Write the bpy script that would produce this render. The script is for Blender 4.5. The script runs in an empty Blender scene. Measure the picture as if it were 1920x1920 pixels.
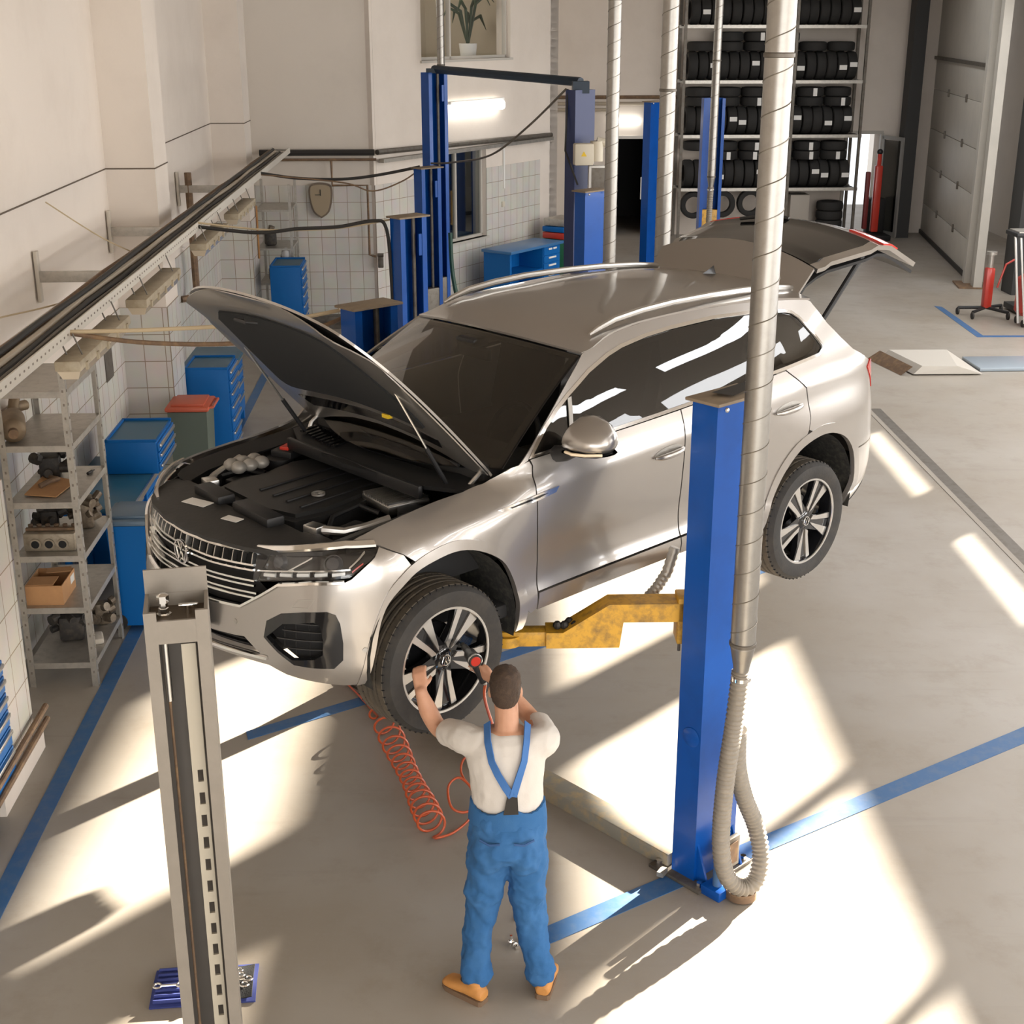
import bpy, bmesh, math, random
import numpy as np
from mathutils import Vector, Matrix, geometry
random.seed(7)
SC = bpy.context.scene
COL = SC.collection
# ---------------------------------------------------------------- camera, sky, sun, exposure
cam_d = bpy.data.cameras.new('camera'); cam = bpy.data.objects.new('camera', cam_d); COL.objects.link(cam)
cam.location = (0, 0, 4.78); cam.rotation_euler = (math.radians(90 - 19.624), 0, 0)
cam_d.sensor_width = 36; cam_d.lens = 36 * 2573 / 1920; cam_d.clip_start = .05
SC.camera = cam
SC.view_settings.view_transform = 'Standard'; SC.view_settings.look = 'None'; SC.view_settings.gamma = 1.0
SC.view_settings.use_curve_mapping = False
SC.view_settings.exposure = 0.0
SC.cycles.max_bounces = 8; SC.cycles.diffuse_bounces = 4; SC.cycles.glossy_bounces = 4; SC.cycles.transparent_max_bounces = 12
SC.cycles.sample_clamp_indirect = 6
W = bpy.data.worlds.new('sky'); SC.world = W; W.use_nodes = True
W.node_tree.nodes['Background'].inputs[0].default_value = (.93, .96, 1.0, 1); W.node_tree.nodes['Background'].inputs[1].default_value = SKY = 1.4
SUN_AZ, SUN_K = math.radians(47.5), 2.50        # azimuth towards the sun from +X, horizontal x shift per metre of height
SUN_EL = math.atan(math.cos(SUN_AZ) / SUN_K)
sd = bpy.data.lights.new('sun', 'SUN'); sun = bpy.data.objects.new('sun', sd); COL.objects.link(sun)
sd.energy = 75.0; sd.angle = math.radians(.55); sd.color = (1.0, .90, .76)
sun.rotation_euler = Vector((-math.cos(SUN_AZ)*math.cos(SUN_EL), -math.sin(SUN_AZ)*math.cos(SUN_EL), -math.sin(SUN_EL))).to_track_quat('-Z', 'Y').to_euler()
sun.location = (20, 20, 20)
def fill_panel(loc, rot, sx, sy, power, col):      # added area panels for soft fill
    d = bpy.data.lights.new('area_fill', 'AREA'); d.shape = 'RECTANGLE'; d.size = sx; d.size_y = sy; d.energy = power; d.color = col
    o = bpy.data.objects.new('area_fill', d); COL.objects.link(o); o.location = loc; o.rotation_euler = rot; return o
fill_panel((4.5, -6.2, 3.2), (math.radians(90), 0, 0), 13, 5.6, 1000, (1.0, .95, .88))  # unseen panel added behind the camera as frontal fill
for yy in (-2.4, 2.0, 6.4, 10.8, 15.2, 19.6):  # unseen panels added along the right wall for fill and reflections
    fill_panel((11.40, yy, 4.3), (math.radians(82), 0, math.radians(90)), 3.3, .85, 130, (1.0, .97, .93))
    fill_panel((11.40, yy, 2.2), (math.radians(88), 0, math.radians(90)), 3.3, 1.1, 95, (.96, .98, 1.0))
for k in range(14):          # added ceiling panels: bright strips in the side glass, fill towards the back
    fill_panel((6.75, .6 + 2.15*k, 6.17), (0, 0, 0), .55, 1.55, 34, (.97, .98, 1.0))
    fill_panel((9.7, .2 + 2.15*k, 6.17), (0, 0, 0), 1.2, 1.75, 52, (.97, .98, 1.0))
# ---------------------------------------------------------------- helpers
def tag(o, label=None, cat=None, group=None, kind=None):
    if label: o['label'] = label
    if cat: o['category'] = cat
    if group: o['group'] = group
    if kind: o['kind'] = kind
    return o
def empty(name, label, cat, loc=(0, 0, 0), rz=0, group=None):
    o = bpy.data.objects.new(name, None); COL.objects.link(o)
    o.location = loc; o.rotation_euler = (0, 0, rz); o.empty_display_size = .1
    return tag(o, label, cat, group)
def copy_tree(o, parent=None):
    c = o.copy(); COL.objects.link(c)
    if parent is not None:
        c.parent = parent; c.matrix_parent_inverse = o.matrix_parent_inverse.copy()
    for ch in list(o.children): copy_tree(ch, c)
    return c
class MB:
    def __init__(s): s.v = []; s.f = []
    def add(s, vs, fs, M=None):
        b = len(s.v)
        s.v += [tuple(M @ Vector(p)) for p in vs] if M is not None else [tuple(p) for p in vs]
        s.f += [[b + i for i in f] for f in fs]; return s
    def box(s, c, d, rz=0, M=None, bev=0):
        x, y, z = d[0]/2, d[1]/2, d[2]/2
        T = Matrix.Translation(c) @ Matrix.Rotation(rz, 4, 'Z')
        if M is not None: T = M @ T
        if bev > 0:
            bm = bmesh.new(); bmesh.ops.create_cube(bm, size=1)
            for v in bm.verts: v.co = Vector((v.co.x*d[0], v.co.y*d[1], v.co.z*d[2]))
            bmesh.ops.bevel(bm, geom=list(bm.edges), offset=min(bev, .45*min(d)), segments=2, affect='EDGES', profile=.5)
            bm.verts.index_update()
            s.add([v.co[:] for v in bm.verts], [[v.index for v in f.verts] for f in bm.faces], T); bm.free(); return s
        return s.add([(-x,-y,-z),(x,-y,-z),(x,y,-z),(-x,y,-z),(-x,-y,z),(x,-y,z),(x,y,z),(-x,y,z)],
                     [(3,2,1,0),(4,5,6,7),(0,1,5,4),(1,2,6,5),(2,3,7,6),(3,0,4,7)], T)
    def prism(s, poly, z0, z1, M=None):
        n = len(poly)
        return s.add([(p[0], p[1], z0) for p in poly] + [(p[0], p[1], z1) for p in poly],
                     [list(range(n))[::-1], list(range(n, 2*n))] + [(i, (i+1) % n, n + (i+1) % n, n + i) for i in range(n)], M)
    def tube(s, path, r, n=10, closed=False, caps=True, M=None):
        P = [Vector(p) for p in path]; m = len(P)
        R = r if isinstance(r, (list, tuple)) else [r]*m
        T = []
        for i in range(m):
            a = P[(i-1) % m] if closed or i > 0 else P[i]; b = P[(i+1) % m] if closed or i < m-1 else P[i]
            t = (b - a); T.append(t.normalized() if t.length > 1e-9 else Vector((0, 0, 1)))
        u = T[0].orthogonal().normalized(); vs = []
        for i in range(m):
            u = (u - T[i]*u.dot(T[i])); u = u.normalized() if u.length > 1e-6 else T[i].orthogonal().normalized()
            w = T[i].cross(u)
            vs += [P[i] + (u*math.cos(2*math.pi*k/n) + w*math.sin(2*math.pi*k/n))*R[i] for k in range(n)]
        fs = []
        for i in range(m if closed else m-1):
            j = (i+1) % m
            for k in range(n): fs.append((i*n+k, i*n+(k+1) % n, j*n+(k+1) % n, j*n+k))
        if caps and not closed: fs += [list(range(n))[::-1], list(range((m-1)*n, m*n))]
        return s.add(vs, fs, M)
    def cyl(s, a, b, r, n=16, r2=None): return s.tube([a, b], [r, r if r2 is None else r2], n)
    def lathe(s, prof, n=32, M=None, a0=0, a1=2*math.pi, close=False):
        """prof: (r, h) pairs turned about Z"""
        full = abs(a1 - a0 - 2*math.pi) < 1e-6; m = n if full else n+1; k = len(prof); vs = []
        for i in range(m):
            a = a0 + (a1-a0)*i/n
            vs += [(r*math.cos(a), r*math.sin(a), h) for r, h in prof]
        fs = []
        for i in range(n):
            j = (i+1) % m
            for q in range(k if close else k-1):
                q2 = (q+1) % k
                fs.append((i*k+q, j*k+q, j*k+q2, i*k+q2))
        return s.add(vs, fs, M)
    def ball(s, c, r, n=12, M=None):
        rx, ry, rz = r if isinstance(r, (list, tuple)) else (r, r, r); m = n//2 + 1
        vs = [(c[0], c[1], c[2]+rz)]; fs = []
        for i in range(1, m):
            t = math.pi*i/m
            vs += [(c[0]+rx*math.sin(t)*math.cos(2*math.pi*k/n), c[1]+ry*math.sin(t)*math.sin(2*math.pi*k/n), c[2]+rz*math.cos(t)) for k in range(n)]
        vs.append((c[0], c[1], c[2]-rz))
        for k in range(n): fs.append((0, 1+k, 1+(k+1) % n)); fs.append((len(vs)-1, 1+(m-2)*n+(k+1) % n, 1+(m-2)*n+k))
        for i in range(m-2):
            for k in range(n): fs.append((1+i*n+k, 1+(i+1)*n+k, 1+(i+1)*n+(k+1) % n, 1+i*n+(k+1) % n))
        return s.add(vs, fs, M)
    def grid(s, S, nu, nv, u0=0, u1=1, v0=0, v1=1, thick=0, flip=False):
        pts = [Vector(S(u0+(u1-u0)*i/nu, v0+(v1-v0)*j/nv)) for i in range(nu+1) for j in range(nv+1)]
        fs = [(i*(nv+1)+j, (i+1)*(nv+1)+j, (i+1)*(nv+1)+j+1, i*(nv+1)+j+1) for i in range(nu) for j in range(nv)]
        return s.sheet(pts, fs, thick, flip)
    def sheet(s, pts, fs, thick=0, flip=False):
        fs = [list(f)[::-1] for f in fs] if flip else [list(f) for f in fs]
        if not thick: return s.add(pts, fs)
        N = [Vector((0, 0, 0)) for _ in pts]; cnt = {}
        for f in fs:
            nn = (pts[f[1]]-pts[f[0]]).cross(pts[f[2]]-pts[f[0]])
            if len(f) > 3: nn += (pts[f[2]]-pts[f[0]]).cross(pts[f[3]]-pts[f[0]])
            for i in f: N[i] += nn
            for a, b in zip(f, f[1:]+f[:1]): cnt[(a, b)] = 1
        N = [n.normalized() if n.length > 1e-12 else n for n in N]
        n = len(pts); back = [p - q*thick for p, q in zip(pts, N)]
        s.add(list(pts), fs); b0 = len(s.v)
        s.add(back, [f[::-1] for f in fs])
        rim = [(a, b) for (a, b) in cnt if (b, a) not in cnt]
        vs = []; ff = []
        for a, b in rim:
            k = len(vs); vs += [pts[b], pts[a], back[a], back[b]]; ff.append((k, k+1, k+2, k+3))
        return s.add(vs, ff)
    def build(s, name, mat, parent=None, smooth=35, loc=None, rz=None, label=None, cat=None, group=None, kind=None, merge=False):
        me = bpy.data.meshes.new(name); me.from_pydata([tuple(p) for p in s.v], [], s.f); me.update()
        if merge:
            bm = bmesh.new(); bm.from_mesh(me); bmesh.ops.remove_doubles(bm, verts=bm.verts, dist=1e-5)
            bmesh.ops.recalc_face_normals(bm, faces=bm.faces); bm.to_mesh(me); bm.free()
        for m in (mat if isinstance(mat, (list, tuple)) else [mat]): me.materials.append(m)
        if smooth:
            me.polygons.foreach_set('use_smooth', [True]*len(me.polygons)); me.set_sharp_from_angle(angle=math.radians(smooth))
        o = bpy.data.objects.new(name, me); COL.objects.link(o)
        if parent is not None: o.parent = parent
        if loc is not None: o.location = loc
        if rz is not None: o.rotation_euler[2] = rz
        return tag(o, label, cat, group, kind)
def dens(poly, step, closed=True):
    out = []; n = len(poly)
    for i in range(n if closed else n-1):
        a, b = np.array(poly[i], float), np.array(poly[(i+1) % n], float)
        k = max(1, int(math.ceil(np.hypot(*(b-a)[:2])/step)))
        out += [tuple(a + (b-a)*j/k) for j in range(k)]
    if not closed: out.append(tuple(poly[-1]))
    return out
def smooth_poly(pts, n=4):
    """Catmull-Rom through an open chain of 2-d points"""
    P = [np.array(p, float) for p in pts]; out = []
    for i in range(len(P)-1):
        p0, p1, p2, p3 = P[max(i-1, 0)], P[i], P[i+1], P[min(i+2, len(P)-1)]
        for k in range(n):
            t = k/n
            out.append(tuple(.5*((2*p1) + (-p0+p2)*t + (2*p0-5*p1+4*p2-p3)*t*t + (-p0+3*p1-3*p2+p3)*t**3)))
    out.append(tuple(P[-1])); return out
def area2(p): return sum(p[i][0]*p[(i+1) % len(p)][1]-p[(i+1) % len(p)][0]*p[i][1] for i in range(len(p)))/2
def inset(poly, d):
    n = len(poly); s = 1 if area2(poly) > 0 else -1; out = []
    for i in range(n):
        a, b, c = (np.array(poly[(i+k) % n], float) for k in (-1, 0, 1))
        e1 = b-a; e2 = c-b; e1 /= np.hypot(*e1)+1e-12; e2 /= np.hypot(*e2)+1e-12
        n1 = np.array([-e1[1], e1[0]])*s; n2 = np.array([-e2[1], e2[0]])*s
        m = n1+n2; m /= np.hypot(*m)+1e-9
        out.append(tuple(b + m*d/max(.45, float(m@n1))))
    return out
def _inside(p, poly):
    c = False; n = len(poly)
    for i in range(n):
        a, b = poly[i], poly[(i+1) % n]
        if (a[1] > p[1]) != (b[1] > p[1]) and p[0] < (b[0]-a[0])*(p[1]-a[1])/(b[1]-a[1])+a[0]: c = not c
    return c
def panel(S, poly, thick=.012, holes=(), step=.05, off=0.0, sx=1, mb=None, flip=False):
    """a sheet-metal panel: a 2-d outline filled with a fine mesh and laid on the surface S"""
    mb = mb or MB()
    o = dens(poly, step); hs = [dens(h, step) for h in holes]
    vs = list(o); es = []; fcs = [list(range(len(o)))]
    for h in hs:
        b = len(vs); vs += h; fcs.append(list(range(b, len(vs))))
    xs = [p[0] for p in o]; ys = [p[1] for p in o]; bd = np.array(vs)
    nx = int((max(xs)-min(xs))/step)+1; ny = int((max(ys)-min(ys))/step)+1
    for i in range(nx+1):
        for j in range(ny+1):
            p = (min(xs)+(i+.5*(j % 2))*step, min(ys)+j*step)
            if not _inside(p, o) or any(_inside(p, h) for h in hs): continue
            if np.min(np.hypot(bd[:, 0]-p[0], bd[:, 1]-p[1])) < step*.55: continue
            vs.append(p)
    for f in fcs: es += [(f[k], f[(k+1) % len(f)]) for k in range(len(f))]
    r = geometry.delaunay_2d_cdt([Vector(p) for p in vs], es, [], 2 if hs else 1, 1e-6)
    pts = []
    for p in r[0]: pts.append(Vector(S(p[0], p[1])))
    fs = [list(f) for f in r[2]]
    if hs:   # keep only triangles inside the outline and outside the holes
        keep = []
        for f in fs:
            c = (sum(r[0][i][0] for i in f)/3, sum(r[0][i][1] for i in f)/3)
            if _inside(c, o) and not any(_inside(c, h) for h in hs): keep.append(f)
        fs = keep
    # outward = away from the car centre line unless told otherwise
    k = fs[len(fs)//2]; nn = (pts[k[1]]-pts[k[0]]).cross(pts[k[2]]-pts[k[0]])
    c = pts[k[0]]; ref = Vector((c.x+1.5 if c.x > .3 else 0, c.y, .6 if abs(c.y) < .8 else 0))
    fl = (nn.dot(ref) < 0) != flip
    if fl: fs = [f[::-1] for f in fs]
    if off:
        N = [Vector() for _ in pts]
        for f in fs:
            q = (pts[f[1]]-pts[f[0]]).cross(pts[f[2]]-pts[f[0]])
            for i in f: N[i] += q
        pts = [p + n.normalized()*off if n.length > 1e-12 else p for p, n in zip(pts, N)]
    if sx < 0:
        pts = [Vector((p.x, -p.y, p.z)) for p in pts]; fs = [f[::-1] for f in fs]
    return mb.sheet(pts, fs, thick)
# ---------------------------------------------------------------- materials
MATS = {}
def mat(name, col, rough=.5, metal=0., coat=0., bump=None, noise=None, spec=.5, emit=None, tc='Object', aniso=0):
    if name in MATS: return MATS[name]
    m = bpy.data.materials.new(name); m.use_nodes = True; nt = m.node_tree; b = nt.nodes['Principled BSDF']
    b.inputs['Base Color'].default_value = (*col, 1); b.inputs['Roughness'].default_value = rough; b.inputs['Metallic'].default_value = metal
    b.inputs['Coat Weight'].default_value = coat; b.inputs['Coat Roughness'].default_value = .06; b.inputs['Specular IOR Level'].default_value = spec
    if emit: b.inputs['Emission Color'].default_value = (*emit[:3], 1); b.inputs['Emission Strength'].default_value = emit[3]
    if noise or bump:
        t = nt.nodes.new('ShaderNodeTexCoord')
    if noise:      # (scale, second colour, amount) – wear and dirt
        n = nt.nodes.new('ShaderNodeTexNoise'); n.inputs['Scale'].default_value = noise[0]; n.inputs['Detail'].default_value = 6; n.inputs['Roughness'].default_value = .65
        nt.links.new(t.outputs[tc], n.inputs['Vector'])
        r = nt.nodes.new('ShaderNodeMapRange'); r.inputs[1].default_value = .45; r.inputs[2].default_value = .7; r.inputs[4].default_value = noise[2]
        nt.links.new(n.outputs['Fac'], r.inputs[0])
        x = nt.nodes.new('ShaderNodeMix'); x.data_type = 'RGBA'; x.inputs[6].default_value = (*col, 1); x.inputs[7].default_value = (*noise[1], 1)
        nt.links.new(r.outputs[0], x.inputs[0]); nt.links.new(x.outputs[2], b.inputs['Base Color'])
    if bump:       # (scale, strength)
        n2 = nt.nodes.new('ShaderNodeTexNoise'); n2.inputs['Scale'].default_value = bump[0]; n2.inputs['Detail'].default_value = 4
        nt.links.new(t.outputs[tc], n2.inputs['Vector'])
        bp = nt.nodes.new('ShaderNodeBump'); bp.inputs['Strength'].default_value = bump[1]; bp.inputs['Distance'].default_value = .01
        nt.links.new(n2.outputs['Fac'], bp.inputs['Height']); nt.links.new(bp.outputs[0], b.inputs['Normal'])
    MATS[name] = m; return m
def glass_mat(name, tint, refl=1.5, rough=.0):
    m = bpy.data.materials.new(name); m.use_nodes = True; nt = m.node_tree; nt.nodes.clear()
    o = nt.nodes.new('ShaderNodeOutputMaterial'); mx = nt.nodes.new('ShaderNodeMixShader'); lw = nt.nodes.new('ShaderNodeLayerWeight'); lw.inputs[0].default_value = .5
    pw = nt.nodes.new('ShaderNodeMath'); pw.operation = 'POWER'; pw.inputs[1].default_value = 3.5; nt.links.new(lw.outputs['Facing'], pw.inputs[0])
    fr = nt.nodes.new('ShaderNodeMath'); fr.operation = 'MULTIPLY_ADD'; fr.inputs[1].default_value = .8; fr.inputs[2].default_value = .035*refl; nt.links.new(pw.outputs[0], fr.inputs[0])
    tr = nt.nodes.new('ShaderNodeBsdfTransparent'); tr.inputs[0].default_value = (*tint, 1)
    gl = nt.nodes.new('ShaderNodeBsdfGlossy'); gl.inputs['Roughness'].default_value = rough; gl.inputs[0].default_value = (1, 1, 1, 1)
    nt.links.new(fr.outputs[0], mx.inputs[0]); nt.links.new(tr.outputs[0], mx.inputs[1]); nt.links.new(gl.outputs[0], mx.inputs[2]); nt.links.new(mx.outputs[0], o.inputs[0])
    MATS[name] = m; return m
M_paint = mat('silver_paint', (.40, .375, .35), .30, .8, 1.0)
M_black = mat('black_plastic', (.012, .012, .013), .5)
M_gloss = mat('gloss_black', (.008, .008, .009), .08, 0, .5)
M_rubber = mat('rubber', (.022, .020, .018), .7, bump=(60, .15), noise=(9, (.055, .046, .036), .5))
M_chrome = mat('chrome', (.82, .81, .79), .10, 1)
M_alu = mat('aluminium', (.66, .65, .63), .30, 1)
M_alur = mat('cast_aluminium', (.42, .40, .37), .5, .8, bump=(40, .3))
M_dark = mat('dark_inside', (.010, .010, .011), .8)
M_fabric = mat('insulation', (.010, .011, .012), .95, bump=(150, .3))
M_red = mat('tail_red', (.55, .03, .02), .15, 0, .6)
M_white = mat('white', (.80, .79, .76), .5)
G_wind = glass_mat('windshield_glass', (.62, .60, .56), 1.2)
G_tint = glass_mat('tinted_glass', (.30, .30, .29), 2.0)
G_clear = glass_mat('clear_glass', (.93, .94, .95), 1.0)
# ---------------------------------------------------------------- car body surfaces (car frame: x forward from front axle, y left, z up)
def pchip(xs, ys):
    xs = np.array(xs, float); ys = np.array(ys, float)
    h = np.diff(xs); dl = np.diff(ys, axis=0) / (h if ys.ndim == 1 else h[:, None])
    m = np.zeros_like(ys)
    for i in range(1, len(xs) - 1):
        a, b = dl[i-1], dl[i]
        w1, w2 = 2*h[i] + h[i-1], h[i] + 2*h[i-1]
        with np.errstate(divide='ignore', invalid='ignore'):
            mm = (w1 + w2) / (w1/a + w2/b)
        m[i] = np.where(a*b > 0, mm, 0.0)
    m[0] = dl[0]; m[-1] = dl[-1]
    def f(x):
        x = min(max(x, xs[0]), xs[-1])
        i = min(max(int(np.searchsorted(xs, x)) - 1, 0), len(h) - 1)
        t = (x - xs[i]) / h[i]
        return ((2*t**3 - 3*t**2 + 1)*ys[i] + (t**3 - 2*t**2 + t)*h[i]*m[i]
                + (-2*t**3 + 3*t**2)*ys[i+1] + (t**3 - t**2)*h[i]*m[i+1])
    return f

PLAN = [(-3.90, 0.0), (-3.885, .35), (-3.83, .62), (-3.74, .79), (-3.60, .89), (-3.40, .945), (-3.15, .97), (-2.9, .978), (-2.55, .968),
        (-2.2, .957), (-1.7, .952), (-1.2, .951), (-.8, .953), (-.45, .962), (-.15, .972), (.05, .972), (.2, .962), (.35, .938), (.47, .895),
        (.57, .828), (.66, .735), (.735, .62), (.79, .50), (.84, .36), (.875, .20), (.885, 0.0)]
_pl = np.array(PLAN); _L = np.concatenate([[0], np.cumsum(np.hypot(*np.diff(_pl, axis=0).T))])
_px = pchip(_L, _pl[:, 0]); _py = pchip(_L, _pl[:, 1])
_fl = np.linspace(0, _L[-1], 900); _fx = np.array([_px(a) for a in _fl]); _fy = np.array([_py(a) for a in _fl])
_L0 = float(np.interp(.2, _fx, _fl)); _L1 = float(np.interp(-3.4, _fx, _fl))
UC = .2 + (_L[-1] - _L0)                 # u at the front centre
UR = -3.4 - _L1                          # u at the rear centre
def _u2l(u):
    if u > .2: return _L0 + (u - .2)
    if u < -3.4: return _L1 + (u + 3.4)
    return float(np.interp(u, _fx, _fl))
ZS = [.15, .28, .36, .42, .50, .56, .66, .80, .92, 1.00, 1.06, 1.12, 1.20, 1.30]
STN = [
 (-4.7, [.30, .10, .06, .03, .015, .01, .01, .06, .09, .10, .11, .12, .16, .24]),
 (-3.75, [.25, .10, .05, .025, .01, .00, .0, .02, .04, .045, .05, .06, .09, .17]),
 (-3.3, [.20, .08, .04, .015, .0, .0, .0, .0, .012, .024, .028, .032, .05, .11]),
 (-2.9, [.20, .07, .03, .01, .0, .0, .0, .0, .010, .022, .026, .030, .05, .095]),
 (-2.45, [.20, .07, .03, .010, .002, .012, .016, .010, .008, .010, .012, .020, .045, .085]),
 (-1.8, [.20, .08, .03, .012, .0, .024, .034, .018, .006, .002, .0, .014, .042, .080]),
 (-.95, [.20, .08, .03, .012, .0, .024, .034, .018, .006, .003, .003, .022, .050, .090]),
 (-.58, [.20, .08, .03, .012, .002, .018, .022, .012, .005, .006, .018, .06, .11, .17]),
 (-.3, [.20, .07, .03, .012, .003, .004, .004, .002, .006, .025, .10, .24, .36, .5]),
 (.0, [.20, .07, .03, .01, .0, .0, .0, .0, .010, .055, .175, .36, .5, .6]),
 (.25, [.20, .06, .02, .006, .0, .0, .0, .002, .02, .085, .21, .38, .5, .6]),
 (.5, [.14, .045, .01, .0, .0, .0, .004, .012, .04, .11, .24, .40, .5, .6]),
 (.75, [.12, .04, .006, .0, .0, .004, .012, .028, .065, .13, .26, .40, .5, .6]),
 (1.05, [.10, .035, .005, .0, .004, .010, .022, .042, .075, .13, .26, .40, .5, .6]),
 (1.50, [.10, .035, .005, .0, .006, .012, .026, .044, .07, .12, .26, .40, .5, .6]),
]
_su = [s[0] for s in STN]
_colz = [pchip(ZS, s[1]) for s in STN]
_cz = pchip([-4.7, -3.4, -2.46, -1.68, -1.16, -.7, -.3, .3, 1.5], [1.20, 1.195, 1.150, 1.103, 1.078, 1.06, 1.06, 1.06, 1.06])
_dcache = {}
def body_d(u, z):
    k = min(max((z - .66) / .30, 0), 1); k = k*k*(3 - 2*k)
    zz = z - (_cz(u) - 1.065) * k
    i = min(max(int(np.searchsorted(_su, u)) - 1, 0), len(_su) - 2)
    lo = max(i - 1, 0); hi = min(i + 3, len(_su))
    return float(pchip(_su[lo:hi], [_colz[j](zz) for j in range(lo, hi)])(u))
def B(u, z):
    """point on the flank / nose surface: u = x along the flank, arc length around the corners"""
    sgn = 1
    if u > UC: u = 2*UC - u; sgn = -1
    l = _u2l(u); x, y = float(_px(l)), float(_py(l)); e = .02
    tx, ty = float(_px(min(l+e, _L[-1])) - _px(max(l-e, 0))), float(_py(min(l+e, _L[-1])) - _py(max(l-e, 0)))
    n = math.hypot(tx, ty); nx, ny = ty/n, -tx/n        # outward (left of travel is interior)
    if ny < 0 and abs(nx) < .5: nx, ny = -nx, -ny
    if u > .2 and nx < 0: nx, ny = -nx, -ny
    if u < -3.4 and nx > 0: nx, ny = -nx, -ny
    d = body_d(u, z)
    return (x - nx*d, sgn*(y - ny*d), z)
# greenhouse side
_belt = pchip([-3.6, -2.68, -1.87, -1.2, -.6, -.3], [1.37, 1.312, 1.25, 1.221, 1.201, 1.19])
_yb = pchip([-3.75, -3.3, -2.9, -2.4, -1.7, -1.2, -.9, -.6, -.3], [.79, .865, .90, .905, .905, .900, .89, .865, .82])
def G(x, z):
    q = z - _belt(x)
    fr = max(0, -.9 - x) if False else 0
    return (x, _yb(x) - .44*max(q, -.1) - .42*max(q, 0)**2 * (1 if q > 0 else 0), z)
# roof
_ze = pchip([-3.35, -3.07, -2.7, -2.2, -1.7, -1.4, -1.17], [1.60, 1.640, 1.678, 1.696, 1.686, 1.655, 1.598])
_zc = pchip([-3.35, -3.1, -2.7, -2.2, -1.7, -1.4, -1.05, -.9], [1.655, 1.695, 1.727, 1.738, 1.728, 1.706, 1.655, 1.615])
def roof_ye(x): return G(min(x, -1.0), _ze(min(x, -1.17)))[1]
def ROOF(x, v):                # v = y / edge half width
    xe = x
    ye = roof_ye(xe); a = abs(v)
    return (x, v*ye, _zc(x) - (_zc(x) - _ze(xe)) * a**2.3)
# windshield: t 0 bottom .. 1 top, v -1..1
def WS(t, v):
    ex = -.52 + t*(-1.17 + .52); ey = .785 + t*(.668 - .785) + .0; ez = 1.145 + t*(1.594 - 1.145) + .035*4*t*(1-t)*.6
    bow = .25 + t*(.13 - .25); dz = -.03 + t*(.055 + .03)
    return (ex + bow*(1 - v*v), ey*v, ez + dz*(1 - v*v))
def hood_f(x, y):               # closed hood height
    a = abs(y)/.82
    zc = float(_hz(x))
    return zc - .055*a**2.2 - .03*max(0, a-.75)
_hz = pchip([-.6, -.3, 0, .3, .6, .78, .88], [1.175, 1.155, 1.13, 1.095, 1.045, 1.00, .955])

def SIDE(u, z):
    b = _belt(u); k = min(max((z - (b - .13))/.13, 0), 1); k = k*k*(3-2*k)
    if k <= 0: return B(u, z)
    if k >= 1: return G(u, z)
    p = B(u, z); q = G(u, z)
    return tuple(p[i] + (q[i]-p[i])*k for i in range(3))
# ---------------------------------------------------------------- the workshop (room frame is turned 2.7 degrees)
RA = math.radians(2.7)
def rp(x, y, z=0): return (x*math.cos(RA) - y*math.sin(RA), x*math.sin(RA) + y*math.cos(RA), z)
RM = Matrix.Rotation(RA, 4, 'Z')
def room(mb, name, mt, **k): return mb.build(name, mt, rz=RA, **k)
def rthing(name, label, cat, x, y, z=0, rz=0, group=None): return empty(name, label, cat, rp(x, y, z), RA + rz, group)
M_plaster = mat('plaster', (.74, .67, .60), .85, noise=(.8, (.67, .60, .53), .8), bump=(25, .08))
M_plaster_up = mat('plaster_upper', (.68, .62, .55), .85, noise=(.6, (.62, .565, .50), .8), bump=(25, .08))
M_ceil = mat('ceiling_paint', (.42, .37, .315), .9)
M_steel = mat('galvanised', (.50, .475, .43), .42, .75, noise=(14, (.36, .34, .31), .8))
M_steel_d = mat('dark_steel', (.16, .145, .125), .5, .6, noise=(10, (.10, .08, .06), .8))
M_blue = mat('lift_blue', (.002, .070, .34), .30, 0, .12, spec=.3, noise=(5, (.002, .055, .26), .6))
M_blue2 = mat('bench_blue', (.003, .12, .40), .45, spec=.25)
M_bluetop = mat('bench_top', (.022, .105, .185), .35, spec=.3, noise=(6, (.035, .11, .165), .8))
M_bluepaint = mat('floor_blue', (.035, .115, .27), .5, noise=(9, (.12, .17, .24), .55))
M_yellow = mat('arm_yellow', (.62, .33, .025), .45, noise=(14, (.12, .075, .03), .75))
M_cable = mat('cable', (.020, .018, .016), .6)
M_hose_t = mat('tan_hose', (.48, .38, .24), .6)
M_wallpipe = mat('painted_pipe', (.42, .36, .28), .5)
M_rust = mat('rusty_brown', (.17, .11, .07), .7, .3, noise=(12, (.30, .19, .10), .8))
M_card = mat('cardboard', (.50, .27, .12), .8, noise=(6, (.42, .22, .10), .8))
M_redp = mat('red_paint', (.50, .035, .02), .35, 0, .3)
M_green = mat('green_paint', (.02, .15, .07), .5)
M_greybin = mat('bin_green', (.10, .125, .10), .5)
M_orange = mat('orange_lid', (.50, .10, .05), .45)
M_cream = mat('lamp_housing', (.42, .36, .26), .5, noise=(9, (.30, .24, .16), .8))
M_lampcover = mat('lamp_cover', (.62, .53, .40), .15, 0, .6)
M_dusty = mat('dusty_plate', (.25, .195, .135), .8, noise=(9, (.18, .14, .10), .8))
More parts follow.
